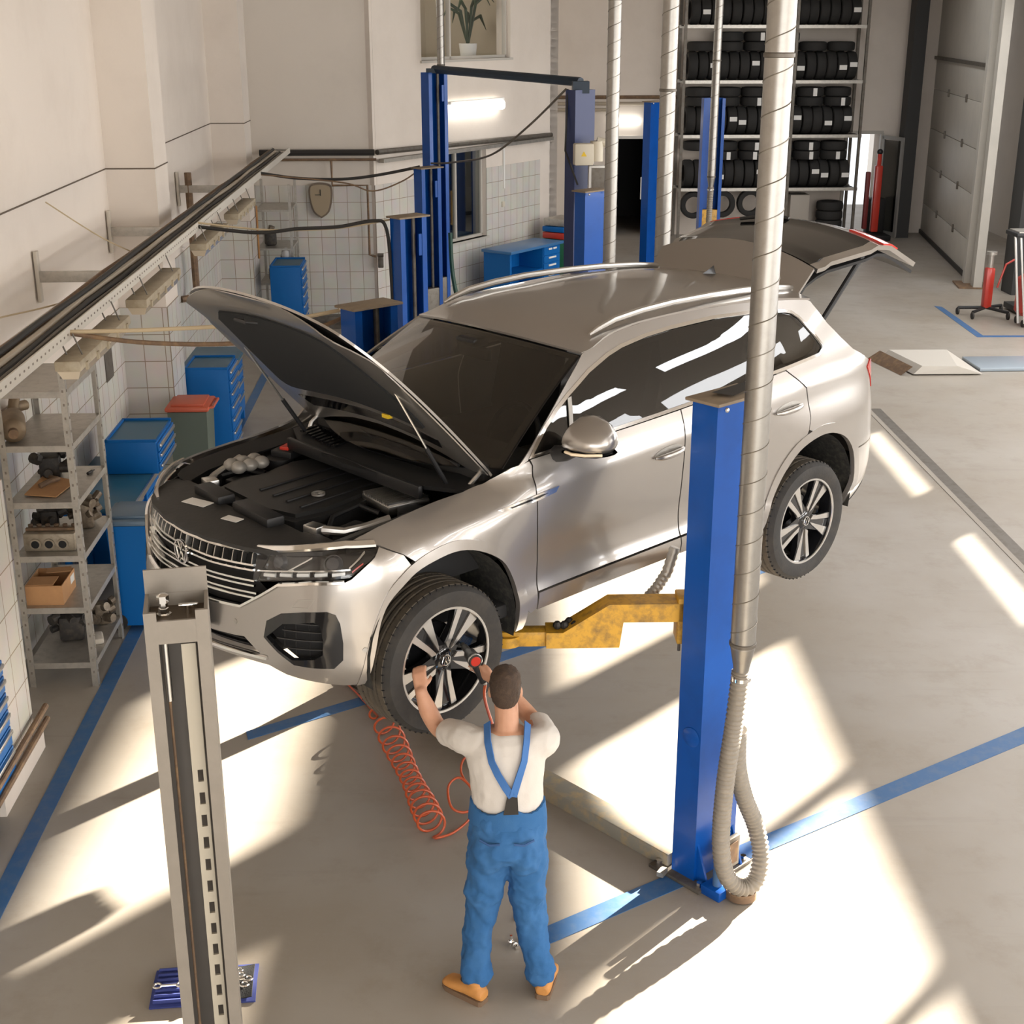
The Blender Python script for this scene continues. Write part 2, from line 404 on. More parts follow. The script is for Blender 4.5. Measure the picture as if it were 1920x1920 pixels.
# polished concrete
def concrete():
    m = bpy.data.materials.new('concrete_floor'); m.use_nodes = True; nt = m.node_tree; b = nt.nodes['Principled BSDF']
    t = nt.nodes.new('ShaderNodeTexCoord'); L = nt.links.new
    def noise(sc, de, ro=.6, st=None):
        n = nt.nodes.new('ShaderNodeTexNoise'); n.inputs['Scale'].default_value = sc; n.inputs['Detail'].default_value = de; n.inputs['Roughness'].default_value = ro
        if st:
            mp = nt.nodes.new('ShaderNodeMapping'); mp.inputs['Scale'].default_value = st; mp.inputs['Rotation'].default_value = (0, 0, .5); L(t.outputs['Object'], mp.inputs[0]); L(mp.outputs[0], n.inputs[0])
        else: L(t.outputs['Object'], n.inputs[0])
        return n
    def mix(a, bb, f, lo, hi, amt):
        r = nt.nodes.new('ShaderNodeMapRange'); r.inputs[1].default_value = lo; r.inputs[2].default_value = hi; r.inputs[4].default_value = amt; L(f, r.inputs[0])
        x = nt.nodes.new('ShaderNodeMix'); x.data_type = 'RGBA'; L(r.outputs[0], x.inputs[0])
        if isinstance(a, tuple): x.inputs[6].default_value = (*a, 1)
        else: L(a, x.inputs[6])
        x.inputs[7].default_value = (*bb, 1); return x.outputs[2]
    n1, n2, n3, n4 = noise(.35, 5), noise(2.2, 7, .7), noise(38, 3), noise(1.0, 4, .6, (.5, 6, 1))
    c = mix((.285, .25, .205), (.345, .32, .285), n1.outputs[0], .4, .65, 1)
    c = mix(c, (.235, .195, .15), n2.outputs[0], .52, .75, .55)
    c = mix(c, (.205, .175, .145), n4.outputs[0], .60, .78, .35)
    c = mix(c, (.31, .285, .25), n3.outputs[0], .55, .75, .35)
    L(c, b.inputs['Base Color'])
    r = nt.nodes.new('ShaderNodeMapRange'); r.inputs[3].default_value = .30; r.inputs[4].default_value = .55; L(n2.outputs[0], r.inputs[0]); L(r.outputs[0], b.inputs['Roughness'])
    bp = nt.nodes.new('ShaderNodeBump'); bp.inputs['Strength'].default_value = .05; bp.inputs['Distance'].default_value = .005; L(n3.outputs[0], bp.inputs['Height']); L(bp.outputs[0], b.inputs['Normal'])
    return m
M_floor = concrete()
def tile_mat(name='wall_tile', w=.222, h=.285, ca=(.72, .69, .63), cb=(.66, .64, .60)):
    m = bpy.data.materials.new(name); m.use_nodes = True; nt = m.node_tree; b = nt.nodes['Principled BSDF']; L = nt.links.new
    t = nt.nodes.new('ShaderNodeTexCoord'); s = nt.nodes.new('ShaderNodeSeparateXYZ'); c = nt.nodes.new('ShaderNodeCombineXYZ')
    L(t.outputs['Object'], s.inputs[0]); L(s.outputs[0], c.inputs[0]); L(s.outputs[2], c.inputs[1])
    br = nt.nodes.new('ShaderNodeTexBrick'); br.offset = 0; br.inputs['Scale'].default_value = 1; br.inputs['Brick Width'].default_value = w; br.inputs['Row Height'].default_value = h
    br.inputs['Mortar Size'].default_value = .0045; br.inputs['Mortar Smooth'].default_value = .1
    br.inputs['Color1'].default_value = (*ca, 1); br.inputs['Color2'].default_value = (*cb, 1); br.inputs['Mortar'].default_value = (.34, .27, .20, 1); L(c.outputs[0], br.inputs[0])
    n = nt.nodes.new('ShaderNodeTexNoise'); n.inputs['Scale'].default_value = 4; n.inputs['Detail'].default_value = 6; L(t.outputs['Object'], n.inputs[0])
    x = nt.nodes.new('ShaderNodeMix'); x.data_type = 'RGBA'; x.blend_type = 'MULTIPLY'; x.inputs[0].default_value = .22; L(br.outputs[0], x.inputs[6]); L(n.outputs['Color'], x.inputs[7])
    L(x.outputs[2], b.inputs['Base Color']); b.inputs['Roughness'].default_value = .25
    bp = nt.nodes.new('ShaderNodeBump'); bp.inputs['Strength'].default_value = .25; bp.inputs['Distance'].default_value = .003; bp.invert = True; L(br.outputs['Fac'], bp.inputs['Height']); L(bp.outputs[0], b.inputs['Normal'])
    return m
M_tile = tile_mat()

fl = MB(); fl.box((3, 12, -.1), (26, 54, .2)); fl.build('floor', M_floor, kind="structure")
# left wall with its piers
wl = MB(); wl.box((-3.66, 9, 3.1), (.5, 30, 6.2))
for y0, y1 in ((1.5, 2.1), (8.1, 8.6), (14.3, 14.95), (20.88, 21.53)): wl.box((-3.17, (y0+y1)/2, 3.1), (.5, y1-y0, 6.2))
room(wl, 'wall_left', M_plaster, smooth=0, kind="structure")
gr = MB()      # seam moulding round recesses and piers at 3.4 m
ys = [-4, 1.5, 2.1, 8.1, 8.6, 14.3, 14.95, 20.88, 21.53, 23.1]
path = []
for i, y in enumerate(ys):
    if i in (1, 3, 5, 7): path += [(-3.405, y-.004), (-2.916, y-.004)]
    elif i in (2, 4, 6, 8): path += [(-2.916, y+.004), (-3.405, y+.004)]
    else: path.append((-3.405, y))
gr.tube([(x, y, 3.40) for x, y in path], .007, 6); room(gr, 'trim_1', mat('seam', (.13, .10, .075), .8), kind="structure")
def tiles(name, p, ang, w, h, z0=0):
    """a tiled sheet on a wall: local x along the wall"""
    mb = MB(); mb.box((w/2, 0, h/2), (w, .012, h)); return mb.build(name, M_tile, loc=rp(p[0], p[1], z0), rz=RA + ang, smooth=0, kind='structure')
PI = math.pi
for y0, y1 in ((2.1, 8.1), (8.6, 14.3), (14.95, 20.88), (21.53, 23.1)): tiles('wall_left_tiles', (-3.405, y0), PI/2, y1-y0, 1.995)
for y0, y1 in ((8.1, 8.6), (14.3, 14.95), (20.88, 21.53)):
    tiles('wall_left_tiles', (-2.915, y0), PI/2, y1-y0, 1.995); tiles('wall_left_tiles', (-3.41, y0-.006), 0, .49, 1.995)
# back wall, angled wall with the two windows, far wall
wb = MB(); wb.box((-2.28, 23.35, 3.1), (2.3, .5, 6.2)); room(wb, 'wall_back', M_plaster_up, smooth=0, kind="structure")
tiles('wall_back_tiles', (-3.4, 23.09), 0, 2.2, 2.27)
WA = math.radians(90-34.5); W0 = (-1.17, 23.05)
def w2p(s, d=0): return (W0[0] + s*math.cos(WA) + d*math.sin(WA), W0[1] + s*math.sin(WA) - d*math.cos(WA))   # d towards the room
WM = Matrix.Translation(rp(*W0)) @ Matrix.Rotation(RA + WA, 4, 'Z')
w2 = MB(); T = .30
for s0, s1, z0, z1 in ((0, 1.40, 0, 6.2), (1.40, 1.97, 0, 4.18), (1.97, 3.38, 0, 1.04), (1.97, 3.38, 2.64, 4.18), (3.38, 4.22, 0, 4.18), (4.22, 5.98, 0, 6.2), (1.40, 4.22, 5.6, 6.2)):
    w2.box(((s0+s1)/2, T/2, (z0+z1)/2), (s1-s0, T, z1-z0))
w2.box((5.83, 3.0, 3.1), (.3, 6, 6.2))
w2.build('wall_angled', M_plaster, loc=rp(*W0), rz=RA+WA, smooth=0, kind="structure")
def w2thing(mb, name, mt, **k): return mb.build(name, mt, loc=rp(*W0), rz=RA+WA, **k)
tb = MB()
for s0, s1, z0, z1 in ((0, 1.97, 0, 2.27), (1.97, 3.38, 0, 1.04), (3.38, 5.30, 0, 2.27)): tb.box(((s0+s1)/2, -.006, (z0+z1)/2), (s1-s0, .012, z1-z0))
w2thing(tb, 'wall_angled_tiles', M_tile, smooth=0, kind="structure")
M_frame = mat('window_frame', (.52, .49, .44), .5)
for nm, s0, s1, z0, z1, mul in (('window_1', 1.97, 3.38, 1.04, 2.64, .38), ('window_2', 1.40, 4.22, 4.18, 5.6, .35)):
    f = MB(); dd = .12
    for a, b, c, d in ((s0, s1, z0, z0+.05), (s0, s1, z1-.05, z1), (s0, s0+.05, z0, z1), (s1-.05, s1, z0, z1), (s0+(s1-s0)*mul-.025, s0+(s1-s0)*mul+.025, z0, z1)): f.box(((a+b)/2, dd, (c+d)/2), (b-a, .07, d-c))
    f.box(((s0+s1)/2, .02, z0-.02), (s1-s0+.08, .12, .04)); wo = w2thing(f, nm, M_frame, kind="structure")
    g = MB(); g.box(((s0+s1)/2, dd, (z0+z1)/2), (s1-s0-.08, .012, z1-z0-.08)); g.build('window_pane', G_clear if nm == 'window_2' else glass_mat('office_glass', (.75, .78, .78), 2.2), wo)
ul = MB(); ul.box((2.15, 1.0, 5.02), (.45, .25, .06)); ul = w2thing(ul, 'ceiling_lamp', mat('tube_light', (.9, .9, .9), .4, emit=(1, .98, .92, 6)), label='small lit lamp in the room behind the upper window', cat='lamp')
for s_, d_, z_, pw_ in ((2.6, 1.2, 5.3, 45), (2.7, 1.0, 2.5, 6)):
    pl_ = bpy.data.lights.new('room_lamp_fill', 'POINT'); pl_.energy = pw_; pl_.shadow_soft_size = .2; pl_.color = (1, .93, .8); po_ = bpy.data.objects.new('room_lamp_fill', pl_); COL.objects.link(po_); po_.location = (WM @ Vector((s_, d_, z_)))  # point lights: one for the upper lamp, one added to brighten the office
pt_ = empty('potted_palm', 'dark palm leaves behind the upper window', 'plant', WM @ Vector((3.95, .75, 4.2)), RA + WA)
pm = MB()
for k in range(9):
    a_ = k*.7; pm.tube([(0, 0, .15), (.16*math.cos(a_), .16*math.sin(a_), .62+.04*k), (.42*math.cos(a_), .34*math.sin(a_), .70+.05*k), (.62*math.cos(a_), .42*math.sin(a_), .45+.06*k)], [.012, .03, .035, .004], 5)
pm.build('leaves', mat('leaf', (.03, .05, .025), .5), pt_); pm = MB(); pm.cyl((0, 0, -.02), (0, 0, .22), .14, 14, .17); pm.build('pot', M_white, pt_)
of = MB()       # rooms behind the windows
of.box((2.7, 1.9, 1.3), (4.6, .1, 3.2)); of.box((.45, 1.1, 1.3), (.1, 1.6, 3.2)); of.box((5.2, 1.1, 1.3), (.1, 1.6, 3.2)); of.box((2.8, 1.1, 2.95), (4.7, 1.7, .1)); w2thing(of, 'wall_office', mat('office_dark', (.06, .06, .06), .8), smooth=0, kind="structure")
ou = MB(); ou.box((2.8, 2.6, 5.0), (5.2, .1, 3.6)); ou.box((.4, 1.4, 5.0), (.1, 2.3, 3.6)); ou.box((5.2, 1.4, 5.0), (.1, 2.3, 3.6)); w2thing(ou, 'wall_upper_room', mat('upper_room', (.60, .53, .42), .8), smooth=0, kind="structure")
w3 = MB()
for x0, x1, z0, z1 in ((1.6, 3.98, 0, 6.2), (3.98, 4.78, 2.25, 6.2), (4.78, 9.45, 0, 6.2), (9.45, 10.26, 2.34, 6.2), (10.26, 12.2, 0, 6.2)): w3.box(((x0+x1)/2, 33.25, (z0+z1)/2), (x1-x0, .5, z1-z0))
room(w3, 'wall_far', M_plaster, smooth=0, kind="structure")
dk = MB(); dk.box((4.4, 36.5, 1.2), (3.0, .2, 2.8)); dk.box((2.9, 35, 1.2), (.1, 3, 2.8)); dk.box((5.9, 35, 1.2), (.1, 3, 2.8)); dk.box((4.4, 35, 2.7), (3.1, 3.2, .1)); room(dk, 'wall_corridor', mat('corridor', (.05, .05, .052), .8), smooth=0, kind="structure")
d1 = MB(); d1.box((3.97, 32.98, 1.13), (.07, .10, 2.26)); d1.box((4.79, 32.98, 1.13), (.07, .10, 2.26)); d1.box((4.38, 32.98, 2.26), (.89, .10, .07)); dr = room(d1, 'door_1', mat('door_white', (.62, .60, .56), .4), kind="structure")
dh = MB(); dh.tube([(4.74, 32.9, 1.35), (4.60, 32.9, 1.35), (4.60, 32.9, .85), (4.74, 32.9, .85)], .02, 8); dh.build('door_handle', M_white, dr)
d3 = MB(); d3.box((9.43, 32.98, 1.17), (.07, .1, 2.34)); d3.box((10.28, 32.98, 1.17), (.07, .1, 2.34)); d3.box((9.85, 32.98, 2.35), (.9, .1, .07)); room(d3, 'door_3', M_frame, kind="structure")
dl = MB()
Md3 = Matrix.Translation((10.28, 32.9, 0)) @ Matrix.Rotation(math.radians(-70), 4, 'Z')
for a in ((.05, 0, 1.15, .08, .05, 2.25), (.75, 0, 1.15, .08, .05, 2.25), (.4, 0, 2.25, .75, .05, .08), (.4, 0, .06, .75, .05, .12)): dl.box(a[:3], a[3:], M=Md3)
dlo = room(dl, 'door_4', mat('door_alu', (.40, .39, .37), .4, .5), kind="structure")
g = MB(); g.box((.4, 0, 1.15), (.66, .012, 2.1), M=Md3); g.build('door_glass', glass_mat('smoke_glass', (.55, .56, .56), 1.5), dlo)
# right side: sectional door in the far corner, steel columns, plain wall out of frame
PR = (11.46, 33.39); RD = math.atan2(27.18-33.39, 10.32-11.46)
def wrM(): return dict(loc=rp(*PR), rz=RA + RD)
wr = MB(); wr.box((4.0, .35, 5.75), (9.0, .3, .9)); wr.box((-.4, .35, 3.1), (1.0, .3, 6.2)); wr.build('wall_right_far', M_plaster_up, smooth=0, **wrM(), kind="structure")
M_sect = mat('sectional_door', (.47, .445, .395), .5, noise=(2, (.42, .40, .36), .8))
od = MB(); zz = [.04, .72, 1.60, 2.45, 3.33, 4.02, 5.3]
for a, b in zip(zz, zz[1:]): od.box((3.7, .06, (a+b)/2), (7.0, .05, b-a-.012), bev=.006)
odo = od.build('door_2', M_sect, **wrM(), kind="structure")
rb = MB(); rb.box((3.7, .03, .05), (7.0, .06, .09)); rb.build('door_seal', M_cable, odo)
hb = MB(); hb.box((3.7, .0, 4.02), (7.0, .06, .07)); hb.build('door_rail', M_steel_d, odo)
for z in zz[1:-2]:
    for x in (2.6, 4.8): MB().box((x, .02, z), (.07, .04, .16), bev=.01).build('door_hinge', M_steel_d, odo)
for nm, (x, d, w, hh, mt) in {'trim_2': (7.35, -.05, .22, 6.2, M_sect), 'trim_3': (7.75, .05, .30, 6.2, M_sect)}.items(): MB().box((x, d, hh/2), (w, .16, hh)).build(nm, mt, **wrM(), kind="structure")
MB().box((7.55, -.02, .015), (.75, .55, .03)).build('trim_4', M_rust, **wrM(), kind="structure")
bc = MB(); bc.box((10.72, 32.4, 3.1), (.30, .40, 6.2)); room(bc, 'trim_5', mat('dark_column', (.035, .035, .035), .6), smooth=0, kind="structure")
bc = MB(); bc.box((10.70, 25.2, 3.1), (.45, .50, 6.2)); room(bc, 'trim_6', mat('dark_column', (.035, .035, .035), .6), smooth=0, kind="structure")
# plain right wall (world x = 11.6) with three bands of glazing that the low sun shines through
def t_y(x, t): return (t + x*math.sin(SUN_AZ)) / math.cos(SUN_AZ)
XW, ZC = 11.6, 6.2
bays = [(-1.6, .22), (.30, 2.40), (2.46, 3.82), (3.89, 5.36), (6.08, 7.62), (7.70, 9.2)]
rows = [(4.25, 4.50, [(3.95, 5.36), (6.2, 7.8)]), (.31, 2.21, bays), (-2.77, -1.50, bays[:4] + [(6.08, 8.36)])]
rw = MB(); zprev = 0; YA, YB = -7, 26
def wbox(y0, y1, z0, z1): rw.box((XW+.06, (y0+y1)/2, (z0+z1)/2), (.12, y1-y0, z1-z0))
for x0, x1, ts in rows:
    za, zb = (XW-x1)/SUN_K, (XW-x0)/SUN_K
    wbox(YA, YB, zprev, za); e = [YA] + [v for t in ts for v in (t_y(XW, t[0]), t_y(XW, t[1]))] + [YB]
    for i in range(0, len(e), 2): wbox(e[i], e[i+1], za, zb)
    zprev = zb
wbox(YA, YB, zprev, ZC); wbox(YB, 46, 0, ZC)
rw.build('wall_right', M_plaster_up, smooth=0, kind="structure")
ce = MB(); ce.box((4.2, 19.5, ZC+.05), (17, 53, .1)); ce.build('ceiling', M_ceil, smooth=0, kind="structure")
# roof beams across the hall (seen only as reflections)
# painted lines, drain, pit covers
def floor_patch(name, pts, mt, z=.004):
    mb = MB(); mb.prism(pts, 0.0005, z); return room(mb, name, mt, smooth=0, kind="structure")
floor_patch('trim_7', [(-2.70, -3), (-2.585, -3), (-2.585, 20.5), (-2.70, 20.5)], M_bluepaint)
floor_patch('trim_8', [(-1.46, 8.68), (-.05, 9.56), (2.6, 11.4), (3.45, 12.05), (3.42, 12.18), (2.55, 11.55), (-.1, 9.68), (-1.49, 8.80)], M_bluepaint)
floor_patch('trim_9', [(.50, 6.30), (1.20, 6.72), (2.6, 7.55), (4.0, 8.37), (6.6, 9.95), (6.55, 10.1), (4.0, 8.55), (2.58, 7.70), (1.16, 6.86), (.47, 6.44)], M_bluepaint)
floor_patch('trim_10', [(8.81, 23.9), (8.70, 24.0), (8.52, 21.42), (12, 21.3), (12, 21.42), (8.66, 21.54)], M_bluepaint)
floor_patch('trim_11', [(5.12, 5), (5.26, 5), (5.66, 17.2), (5.52, 17.2)], M_steel_d, .003)
floor_patch('trim_12', [(5.06, 5), (5.12, 5), (5.52, 17.2), (5.46, 17.2)], mat('drain_edge', (.30, .27, .23), .6), .005)
floor_patch('trim_13', [(-.5, 12.6), (.4, 12.6), (1.3, 14.2), (.4, 14.2)], M_bluepaint)
# ---------------------------------------------------------------- the car
CAR_X, CAR_Y, CAR_Z, CAR_H, CAR_S = -1.0358, 7.2644, 1.2856, 3.88469, 1.0864
car = empty('car', 'silver five-door estate car raised on the blue lift with its hood and tailgate open', 'car', (CAR_X, CAR_Y, CAR_Z), CAR_H)
car.scale = (CAR_S,)*3
def car_pt(p):
    c, s = math.cos(CAR_H), math.sin(CAR_H)
    return Vector((CAR_X + CAR_S*(p[0]*c - p[1]*s), CAR_Y + CAR_S*(p[0]*s + p[1]*c), CAR_Z + CAR_S*p[2]))
ARCH_F = smooth_poly([(.461, .330), (.432, .40), (.408, .50), (.380, .63), (.335, .72), (.255, .79), (.187, .835), (.09, .865), (-.036, .879), (-.150, .860), (-.273, .802), (-.371, .722), (-.440, .593), (-.462, .488), (-.470, .400), (-.480, .316)], 3)
LIP_F = smooth_poly([(.500, .325), (.470, .42), (.440, .53), (.395, .66), (.335, .775), (.255, .845), (.183, .885), (.08, .918), (-.041, .930), (-.153, .910), (-.275, .862), (-.405, .755), (-.497, .606), (-.520, .500), (-.528, .40), (-.530, .316)], 3)
ARCH_R = smooth_poly([(-2.435, .33), (-2.457, .42), (-2.485, .52), (-2.569, .659), (-2.635, .739), (-2.726, .816), (-2.846, .862), (-2.970, .876), (-3.093, .855), (-3.220, .795), (-3.315, .685), (-3.350, .535), (-3.330, .421), (-3.315, .33)], 3)
LIP_R = smooth_poly([(-2.375, .33), (-2.400, .42), (-2.430, .52), (-2.520, .690), (-2.595, .785), (-2.70, .868), (-2.835, .920), (-2.975, .936), (-3.115, .912), (-3.265, .840), (-3.375, .710), (-3.415, .54), (-3.405, .42), (-3.395, .33)], 3)
PT = .010
for sx in (1, -1):
    fender = panel(SIDE, [(.345, .980), (.240, .930)] + [p for p in LIP_F if p[0] < .20 and p[1] > .40] + [(-.560, .400), (-.597, .420), (-.593, .513), (-.607, .675), (-.588, .888), (-.586, 1.035), (-.600, 1.110), (-.616, 1.158), (-.606, 1.180),
        (-.500, 1.165), (-.455, 1.146), (-.369, 1.104), (-.245, 1.083), (-.05, 1.066), (.138, 1.050), (.30, 1.032), (.432, 1.012), (.520, .992)], PT, step=.035, sx=sx).build('fender', M_paint, car)
    panel(B, LIP_F + ARCH_F[::-1], .03, step=.03, off=.006, sx=sx).build('wheel_arch_lip', M_paint, car)
    panel(B, LIP_R + ARCH_R[::-1], .03, step=.03, off=.006, sx=sx).build('wheel_arch_lip', M_paint, car)
    fd = panel(SIDE, [(-.602, .514), (-.80, .518), (-1.2, .523), (-1.696, .531), (-1.698, .70), (-1.690, 1.106), (-1.700, 1.245), (-1.40, 1.230), (-1.195, 1.221), (-.9, 1.206), (-.616, 1.186), (-.624, 1.158), (-.608, 1.112), (-.594, 1.035), (-.596, .888), (-.615, .675)], PT, step=.04, sx=sx).build('front_door', M_paint, car)
    panel(B, [(-.606, .408), (-1.698, .424), (-1.698, .520), (-1.2, .512), (-.606, .503)], .02, step=.04, sx=sx).build('door_sill_trim', M_paint, fd)
    rd = panel(SIDE, [(-1.706, .531), (-2.30, .540), (-2.425, .545)] + [p for p in LIP_R if p[0] > -2.80 and .56 < p[1] < .91] + [(-2.800, .925), (-2.815, 1.004), (-2.775, 1.186), (-2.628, 1.306), (-2.3, 1.284), (-2.0, 1.262), (-1.708, 1.246), (-1.698, 1.106), (-1.706, .70)], PT, step=.04, sx=sx).build('rear_door', M_paint, car)
    panel(B, [(-1.706, .424), (-2.30, .430), (-2.385, .432), (-2.415, .530), (-1.706, .520)], .02, step=.04, sx=sx).build('door_sill_trim', M_paint, rd)
    # side frame: pillar, cant rail and quarter in one pressing
    DLO = [(-.607, 1.190), (-.680, 1.262), (-.750, 1.320), (-.85, 1.385), (-.968, 1.445), (-1.155, 1.526), (-1.328, 1.580), (-1.446, 1.606), (-1.65, 1.632), (-1.852, 1.645), (-2.218, 1.655), (-2.546, 1.645), (-2.80, 1.620), (-2.861, 1.606), (-2.910, 1.572), (-2.98, 1.480), (-3.040, 1.395), (-3.030, 1.370), (-2.973, 1.342), (-2.85, 1.331), (-2.657, 1.315), (-2.3, 1.290), (-2.0, 1.268), (-1.695, 1.250), (-1.40, 1.235), (-1.195, 1.226), (-.9, 1.210)]
    ws = [WS(t, 1) for t in (0, .15, .3, .45, .6, .75, .9)]
    frame = [(-.600, 1.184), (-.53, 1.160)] + [(p[0], p[2]) for p in ws[1:]] + [(x, _ze(x)) for x in (-1.17, -1.28, -1.4, -1.55, -1.7, -1.95, -2.2, -2.45, -2.7, -2.9, -3.05)] + [(-3.075, 1.632), (-3.155, 1.500), (-3.25, 1.405), (-3.346, 1.323), (-3.48, 1.255), (-3.560, 1.225), (-3.50, 1.185), (-3.60, 1.100), (-3.655, 1.030), (-3.85, 1.03), (-3.95, 1.02), (-3.95, .74), (-3.6, .705), (-3.372, .700)]
    frame += [p for p in LIP_R if p[0] < -2.82 and p[1] > .715][::-1] + [(-2.806, .930), (-2.822, 1.004), (-2.783, 1.190), (-2.634, 1.312)] + DLO[20:18:-1][:1]
    frame += DLO[18:0:-1]
    panel(SIDE, frame, PT, step=.04, sx=sx).build('quarter_panel', M_paint, car)
    panel(G, DLO + inset(DLO, .020)[::-1] if False else DLO, .004, holes=[inset(DLO, .017)], step=.04, off=.004, sx=sx).build('window_chrome_trim', M_chrome, car)
    panel(G, inset(DLO, .010), .004, step=.05, off=-.010, sx=sx,
          holes=[[(-.72, 1.235), (-.86, 1.242), (-.945, 1.405), (-.90, 1.385), (-.78, 1.30)], [(-.905, 1.245), (-1.58, 1.272), (-1.745, 1.595), (-1.45, 1.575), (-1.2, 1.515), (-.99, 1.425)],
                 [(-1.80, 1.290), (-2.56, 1.338), (-2.41, 1.612), (-2.2, 1.620), (-1.885, 1.610)], [(-2.64, 1.345), (-2.95, 1.370), (-2.99, 1.410), (-2.84, 1.585), (-2.49, 1.612)]]).build('window_surround', M_gloss, car)
    panel(G, inset(DLO, .018), .003, step=.08, off=-.006, sx=sx).build('side_window', G_tint, car)
    panel(G, [(-.880, 1.230), (-.905, 1.230), (-.985, 1.425), (-.957, 1.420)], .006, step=.05, off=.003, sx=sx).build('window_divider', M_alur, car)
    # handles
    for u0, z0, u1, z1 in ((-1.450, 1.040, -1.675, 1.056), (-2.485, 1.092, -2.725, 1.106)):
        h = MB(); pth = []
        um, zm = (u0+u1)/2, (z0+z1)/2
        rec = panel(SIDE, [(um + .11*math.cos(a), zm + .034*math.sin(a) + (um + .11*math.cos(a) - um)*-.07) for a in np.linspace(0, 2*math.pi, 20)[:-1]], .002, step=.03, off=.002, sx=sx)
        ob = rec.build('handle_recess', M_alur, fd if u0 > -2 else rd)
        for k in range(9):
            t = k/8; p = SIDE(u0 + (u1-u0)*t, z0 + (z1-z0)*t - .006); pth.append((p[0], (p[1] + .010 + .026*math.sin(math.pi*min(max(t*1.0, 0), 1))**.5)*sx, p[2]))
        h.tube(pth, [.008, .014, .016, .017, .017, .017, .016, .014, .008], 10); h.build('door_handle', M_paint, fd if u0 > -2 else rd)
    # badge on fender and door
    bd = [(-.335, 1.004), (-.60, 1.032), (-.742, 1.043), (-.716, 1.015), (-.60, 1.000), (-.42, .990), (-.36, .992)]
    bad = panel(SIDE, bd, .008, step=.05, off=.007, sx=sx).build('fender_trim', M_chrome, car)
    panel(SIDE, [(-.40, 1.002), (-.62, 1.024), (-.66, 1.022), (-.60, 1.012), (-.42, .997)], .004, step=.05, off=.009, sx=sx).build('trim_slot', M_gloss, bad)
    # mirror: shell lofted across its length
    mir = MB(); rings = []
    secs = [(-.70, 1.30, .015, .02), (-.73, 1.30, .075, .05), (-.78, 1.30, .095, .075), (-.86, 1.295, .098, .095), (-.94, 1.28, .085, .105), (-1.02, 1.25, .065, .10), (-1.06, 1.235, .03, .07)]
    def mir_loft(zlo, zhi, grow=0):
        vs = []; fs = []; n = 18
        yy = [.985, .99, 1.01, 1.04, 1.07, 1.095, 1.10]
        dd = [.03, .09, .12, .13, .125, .10, .04]
        # lofted from inboard (y) to outboard: cross sections in x-z
        for i, (yc, w) in enumerate(zip((.965, .975, 1.0, 1.06, 1.13, 1.18, 1.20), (.5, .8, .97, 1.0, .85, .58, .2))):
            for k in range(n):
                a = 2*math.pi*k/n; ca, sa = math.cos(a), math.sin(a)
                x = -.85 + .15*w*ca*(1.0 if ca > 0 else .75); z = 1.285 + (.112*sa*(1 - .25*ca) if sa > 0 else .075*sa)*w
                vs.append((x, yc*sx, min(max(z, zlo), zhi)))
        for i in range(6):
            for k in range(n): fs.append((i*n+k, i*n+(k+1) % n, (i+1)*n+(k+1) % n, (i+1)*n+k))
        fs += [list(range(n))[::-1], list(range(6*n, 7*n))]
        return vs, [f[::-1] for f in fs] if sx < 0 else fs
    vs, fs = mir_loft(1.243, 9); mir.add(vs, fs); mo = mir.build('mirror', M_paint, car, 60, merge=True)
    mb2 = MB(); vs, fs = mir_loft(0, 1.232); mb2.add(vs, fs)
    mb2.tube([(-.79, 1.01*sx, 1.235), (-.78, .95*sx, 1.20), (-.785, .885*sx, 1.185)], [.035, .038, .045], 10); mb2.build('mirror_foot', M_black, mo, 60)
    ind = MB(); ind.tube([(-.71, 1.02*sx, 1.240), (-.705, 1.07*sx, 1.240), (-.735, 1.13*sx, 1.240), (-.80, 1.185*sx, 1.240)], .008, 6); ind.build('indicator', mat('indicator', (.9, .75, .55), .2), mo)
    # roof rail
    rail_p = [(-1.30, .596, 1.668), (-1.36, .596, 1.690), (-1.49, .594, 1.722), (-1.7, .592, 1.742), (-1.95, .590, 1.752), (-2.3, .582, 1.748), (-2.6, .572, 1.737), (-2.9, .558, 1.715), (-3.08, .548, 1.693), (-3.17, .543, 1.672), (-3.20, .541, 1.655)]
    rr = MB(); sm = [Vector(p) for p in rail_p]
    rr.tube([(p[0], p[1]*sx, p[2]) for p in rail_p], [.008, .015, .019, .02, .02, .02, .02, .02, .018, .013, .007], 10)
    rr.build('roof_rail', M_alu, car)
    # wheel well liner
    for xc, zc in ((-.005, .42), (-2.905, .42)):
        wl = MB(); pr = [(.455*math.cos(a), .455*math.sin(a)) for a in np.linspace(-.25, math.pi+.25, 20)]
        vs = [(xc+x, y*sx, zc+z) for y in (.935, .52) for x, z in pr]; n = len(pr)
        wl.add(vs, [(k, k+1, n+k+1, n+k) for k in range(n-1)] + [list(range(n, 2*n))]); wl.build('wheel_liner', mat('liner', (.014, .014, .013), .9, noise=(30, (.07, .065, .05), .6)), car, 0)
